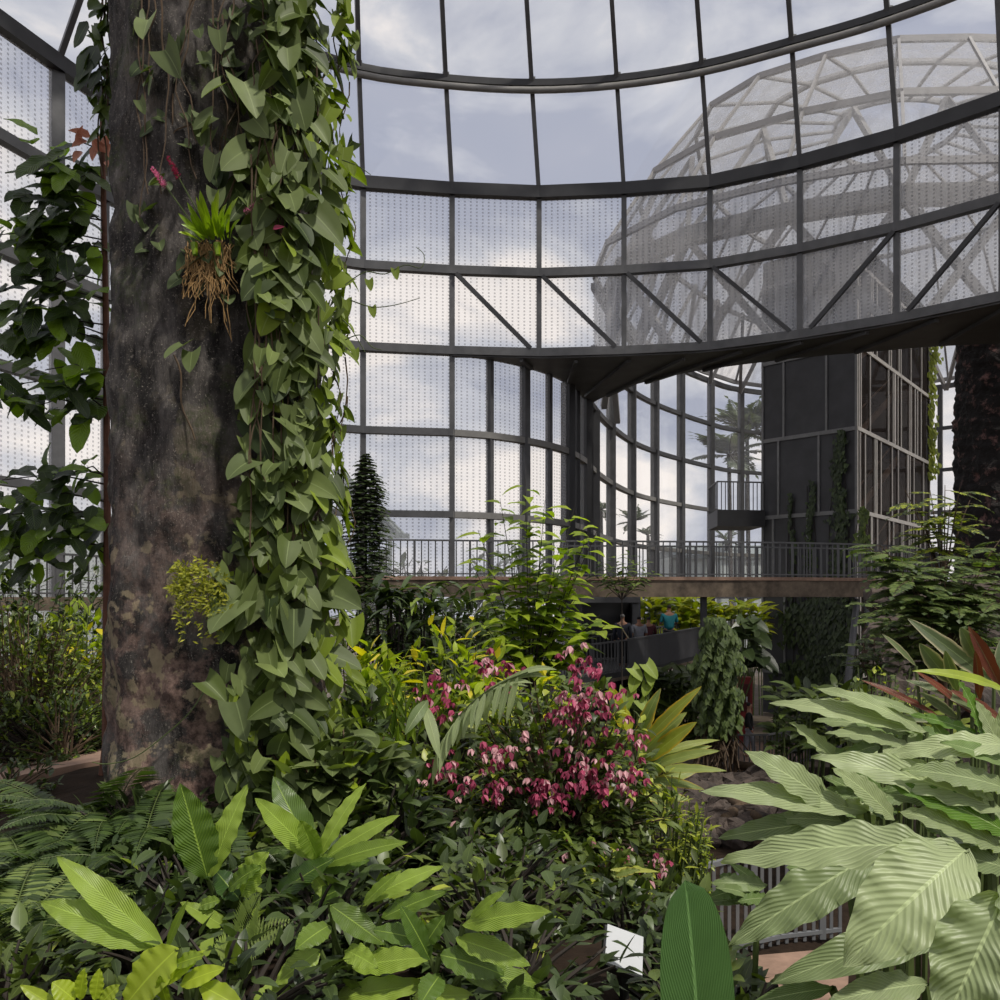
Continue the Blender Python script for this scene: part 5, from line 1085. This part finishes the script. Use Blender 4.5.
# ------------------------------------------------------------------ people
SKIN = solid('skin', srgb(150,108,84), .6, 0, .1, 3)
def person(label, loc, yaw, h, top, bottom, hair, bag=None, arms='rail', walk=False):
    s = h/1.75; r = thing('person', label, 'person', loc); r.rotation_euler = (0, 0, yaw)
    def skin(name, pts, edges, mtl, sub=2):
        me = bpy.data.meshes.new(name); me.from_pydata([tuple(V(p[:3])*s) for p in pts], edges, []); o = bpy.data.objects.new(name, me); C.objects.link(o)
        m = o.modifiers.new('skin', 'SKIN'); m.use_smooth_shade = True
        for v, p in zip(me.skin_vertices[0].data, pts): v.radius = (p[3]*s, (p[4] if len(p) > 4 else p[3])*s); v.use_root = False
        me.skin_vertices[0].data[0].use_root = True
        sm_ = o.modifiers.new('sub', 'SUBSURF'); sm_.levels = sub; sm_.render_levels = sub; me.materials.append(mtl); o.parent = r; return o
    # front = -y
    if arms == 'rail': ah = [(.215, 0, 1.39, .058), (.27, .0, 1.13, .046), (.22, -.30, 1.08, .034), (.20, -.38, 1.07, .03)]
    else: ah = [(.215, 0, 1.39, .058), (.26, .03, 1.12, .046), (.27, -.08, .88, .034), (.26, -.12, .80, .03)]
    st = .16 if walk else .03
    pts = [(0, 0, .96, .12, .10), (0, 0, 1.12, .11, .09), (0, 0, 1.34, .15, .11), (0, 0, 1.47, .07), (0, -.01, 1.54, .05), (0, -.02, 1.62, .078, .09), (0, -.02, 1.70, .06, .07)]
    ed = [(i, i+1) for i in range(6)]
    for sg in (-1, 1):
        k = len(pts); pts += [(p[0]*sg, p[1], p[2], p[3]) for p in ah]; ed += [(2, k)]+[(k+i, k+i+1) for i in range(3)]
        k = len(pts); y = st*sg; pts += [(.10*sg, 0, .88, .085), (.10*sg, -y*.6-.02, .50, .06), (.10*sg, y*-1, .09, .04), (.10*sg, -y-.13, .04, .034)]; ed += [(0, k)]+[(k+i, k+i+1) for i in range(3)]
    skin('body', pts, ed, SKIN)
    g = .016; up = [(0, 0, .88, .185, .165), (0, 0, 1.10, .17, .15), (0, 0, 1.34, .185, .14), (0, 0, 1.46, .09)]; ue = [(0, 1), (1, 2), (2, 3)]
    for sg in (-1, 1):
        k = len(up); up += [(p[0]*sg, p[1], p[2], p[3]+g) for p in ah[:3 if top[1] else 2]]; ue += [(2, k)]+[(k+i, k+i+1) for i in range(len(ah[:3 if top[1] else 2])-1)]
    skin('shirt', up, ue, top[0])
    lo = [(0, 0, .96, .145, .12)]; le = []
    for sg in (-1, 1):
        k = len(lo); y = st*sg; lo += [(.10*sg, 0, .86, .10), (.10*sg, -y*.6-.02, .50, .078), (.10*sg, -y, .12, .06)]; le += [(0, k), (k, k+1), (k+1, k+2)]
    skin('trousers', lo, le, bottom)
    skin('hair', [(0, .015, 1.60, .082, .085), (0, .0, 1.68, .08, .082), (0, -.01, 1.73, .04)], [(0, 1), (1, 2)], hair)
    mb = MB()
    for sg in (-1, 1): mb.box(V((sg*.03, -.105, 1.645))*s, .018*s, .01*s, .01*s)
    mb.build('eyes', BLACK, None).parent = r
    if bag:
        mb = MB(); mb.tube([V(p)*s for p in ((.1, .12, 1.46), (-.02, .15, 1.25), (-.18, .14, 1.0), (-.24, .10, .88))], .022*s, n=5); mb.box(V((-.26, .12, .8))*s, .1*s, .2*s, .22*s); o = mb.build('bag', bag); o.parent = r
    return r
cl = lambda n, *c: solid(n, srgb(*c), .8, 0, .25, 14)
HB, HG = cl('dark_hair', 28, 22, 20), cl('grey_hair', 120, 118, 116)
def on_ramp(px, D, back=.5):
    x, y = XY(px, D); k = min(range(len(RF)-1), key=lambda i: abs((RF[i][1]+RF[i+1][1])/2-(D-back)))
    t = max(0, min(1, (D-back-RF[k][1])/(RF[k+1][1]-RF[k][1]))); return (x, y, rz[k]+(rz[k+1]-rz[k])*t)
person('person with grey hair in a navy jacket with a pale shoulder bag', on_ramp(622.5, 29.8), PI-.3, 1.80, (cl('navy_cloth', 30, 34, 48), True), cl('dark_trousers', 30, 30, 34), HG, bag=cl('canvas_bag', 150, 138, 112), arms='down')
person('person in a light grey shirt beside the one with the shoulder bag', on_ramp(639, 30.4), PI+.2, 1.68, (cl('grey_cloth', 140, 142, 150), False), cl('jeans', 40, 46, 62), HB, arms='down')
person('person in a dark maroon shirt between the grey shirt and the teal shirt', on_ramp(648.5, 31.0), PI, 1.62, (cl('maroon_cloth', 74, 26, 32), True), cl('black_trousers', 24, 24, 26), HB, arms='rail')
person('person in a teal shirt standing at the parapet, tallest in the row', on_ramp(669, 32.6, .6), PI+.1, 1.95, (cl('teal_cloth', 20, 112, 122), False), cl('charcoal_trousers', 30, 30, 34), HB, arms='rail')
person('person in a black coat and light trousers walking on the lower floor', (*XY(749, 28), .02), 1.3, 1.72, (cl('black_cloth', 18, 18, 20), True), cl('light_trousers', 130, 132, 140), HB, arms='down', walk=True)

# ------------------------------------------------------------------ outside
def palmtree(label, px, py, D, r_, n=16):
    c = P(px, py, D); t = thing('palm_tree', label, 'palm', (c.x, c.y, 0)); fo = MB(); sm = MB(); sm.tube([(c.x+.3, c.y, 0), (c.x+.1, c.y, c.z*.5), tuple(c)], .22, .16, n=6)
    st = MB()
    for k in range(n):
        a = k*2.4; frond(fo, st, c, V((math.cos(a), math.sin(a)*.7, rv(-.3, 1.6))), r_*rv(.85, 1.1), 16, r_*.36, r_*.085, .6, V((0, 0, 1)), .05, None, 'lance', True, 2, .8)
    fo.build('fronds', L_PALM, t); sm.build('trunk', STEMD, t); st.build('rachis', STEMD, t)
palmtree('taller palm outside the far glass beside the tower', 747, 432, 72, 3.5, 22)
palmtree('shorter palm outside the far glass above the balcony', 729, 456, 70, 3.4, 22)
palmtree('small distant palm seen between the dark fins nearest the ring beam tip', 601, 510, 80, 1.6, 12)
palmtree('small distant palm with a round crown between far mullions', 634, 522, 80, 1.9, 12)
palmtree('smallest distant palm low beside the round-crowned one', 648, 536, 82, 1.4, 10)
palmtree('distant palm top seen just under the balcony', 726, 540, 78, 1.6, 10)
gh = thing('greenhouse', 'pale glasshouse outside beyond the far railing beneath the balcony', 'building', (*XY(735, 75), 0)); GW = solid('pale_building', srgb(176,184,182), .6, 0, .1, .6); GR = solid('pale_roof', srgb(120,128,128), .6, 0, .1, .6)
a, b = XY(672, 76), XY(800, 76); mb = MB(); mb.box(((a[0]+b[0])/2, 80, 4.2), b[0]-a[0], 8, 8.4); mb.build('walls', GW, gh)
mb = MB()
for k in range(9): x = a[0]+(b[0]-a[0])*k/8; mb.beam((x, 75.9, 0), (x, 75.9, 8.4), .15, .15)
mb.beam((a[0], 75.9, 8.4), (b[0], 75.9, 8.4), .3, .3); mb.beam((a[0], 75.9, 6.6), (b[0], 75.9, 6.6), .15, .15); mb.build('frame', GR, gh)
mb = MB(); mb.v = []; 
for x in (a[0], b[0]):
    for (y, zz) in ((76, 8.4), (84, 8.4), (80, 9.6)): mb.add((x, y, zz))
mb.f = [[0, 1, 2], [3, 5, 4], [0, 2, 5, 3], [1, 4, 5, 2]]; mb.build('roof', GR, gh)
og = thing('outer_canopy', 'pale fluted canopy outside the glass behind the dark column plant', 'canopy', (*XY(385, 46), 0)); mb = MB()
c = P(384, 536, 46)
for k in range(9):
    x = -1.0+k*.26; mb.beam((c.x-2.4+x*.2, c.y, c.z+3.4), (c.x+x, c.y, c.z), .08, .06)
mb.beam((c.x-1.2, c.y, c.z), (c.x+1.3, c.y, c.z), .2, .25); mb.beam((c.x+.3, c.y, 0), (c.x+.3, c.y, c.z), .2, .2); mb.build('ribs', GR, og)
mb = MB(); mb.quad((c.x-2.7, c.y+.1, c.z+3.4), (c.x-1.1, c.y+.1, c.z), (c.x+1.2, c.y+.1, c.z), (c.x-2.1, c.y+.1, c.z+3.4)); mb.build('skin', GW, og)
mb = MB(); mb.box((-19, 44, 4.4), 14, 6, 8.8); mb.build('building', GW); o = C.objects[-1]; tag(o, 'pale grey building outside the left glass wall seen behind the sapling', 'building')
for k, (px, py, D, r3, lb) in enumerate(((400, 575, 60, 3.5, 'rounded grey-green tree outside the glass behind the walkway railing'), (505, 575, 62, 3, 'distant tree outside the glass behind the tall light shrub'))):
    bush('outside_tree', lb, 'tree', B(px, py, D), (r3, 2, 1.6), 500, .9, .5, L_PALM, STEMD, nb=40, base=V((*XY(px, D), 0)), sr=.1)

# ------------------------------------------------------------------ light, sky, camera
w = bpy.data.worlds.new('sky'); bpy.context.scene.world = w; w.use_nodes = True; nt = w.node_tree; nt.nodes.clear(); ln = nt.links
tc = N(nt, 'ShaderNodeTexCoord'); mp = N(nt, 'ShaderNodeMapping'); mp.inputs['Scale'].default_value = (1, 1, 1.9); mp.inputs['Location'].default_value = (.35, .2, .1); ln.new(tc.outputs['Generated'], mp.inputs[0])
nz = N(nt, 'ShaderNodeTexNoise', _Scale=3.4, _Detail=8.0, _Roughness=.55, _Distortion=.4); ln.new(mp.outputs[0], nz.inputs['Vector'])
cr = N(nt, 'ShaderNodeValToRGB'); ln.new(nz.outputs[0], cr.inputs[0])
cr.color_ramp.elements[0].position = .42; cr.color_ramp.elements[0].color = srgb(164,169,186)
cr.color_ramp.elements[1].position = .60; cr.color_ramp.elements[1].color = srgb(250,242,236)
e_ = cr.color_ramp.elements.new(.51); e_.color = srgb(198,200,208)
bg = N(nt, 'ShaderNodeBackground', _Strength=1.12); ln.new(cr.outputs[0], bg.inputs[0]); o = N(nt, 'ShaderNodeOutputWorld'); ln.new(bg.outputs[0], o.inputs[0])
ld = bpy.data.lights.new('sun', 'SUN'); ld.energy = 3.8; ld.angle = .06; ld.color = (1, .95, .86); lo = bpy.data.objects.new('sun', ld); C.objects.link(lo)
sd = V((.62, -.50, 1.2)).normalized(); lo.rotation_euler = sd.to_track_quat('Z', 'Y').to_euler(); lo.location = (20, -5, 40)
cd = bpy.data.cameras.new('camera'); cam = bpy.data.objects.new('camera', cd); C.objects.link(cam); cam.location = (0, 0, H); cam.rotation_euler = (PI/2, 0, 0)
cd.sensor_width = 36; cd.lens = 36*F/1000; cd.shift_y = (HZ-500)/1000; cd.clip_start = .05; cd.clip_end = 500
s = bpy.context.scene; s.camera = cam; s.view_settings.view_transform = 'Standard'; s.view_settings.look = 'None'; s.view_settings.gamma = 1; s.view_settings.exposure = .0
s.cycles.transparent_max_bounces = 24; s.cycles.max_bounces = 6; s.cycles.caustics_reflective = False; s.cycles.caustics_refractive = False
s.cycles.use_denoising = True
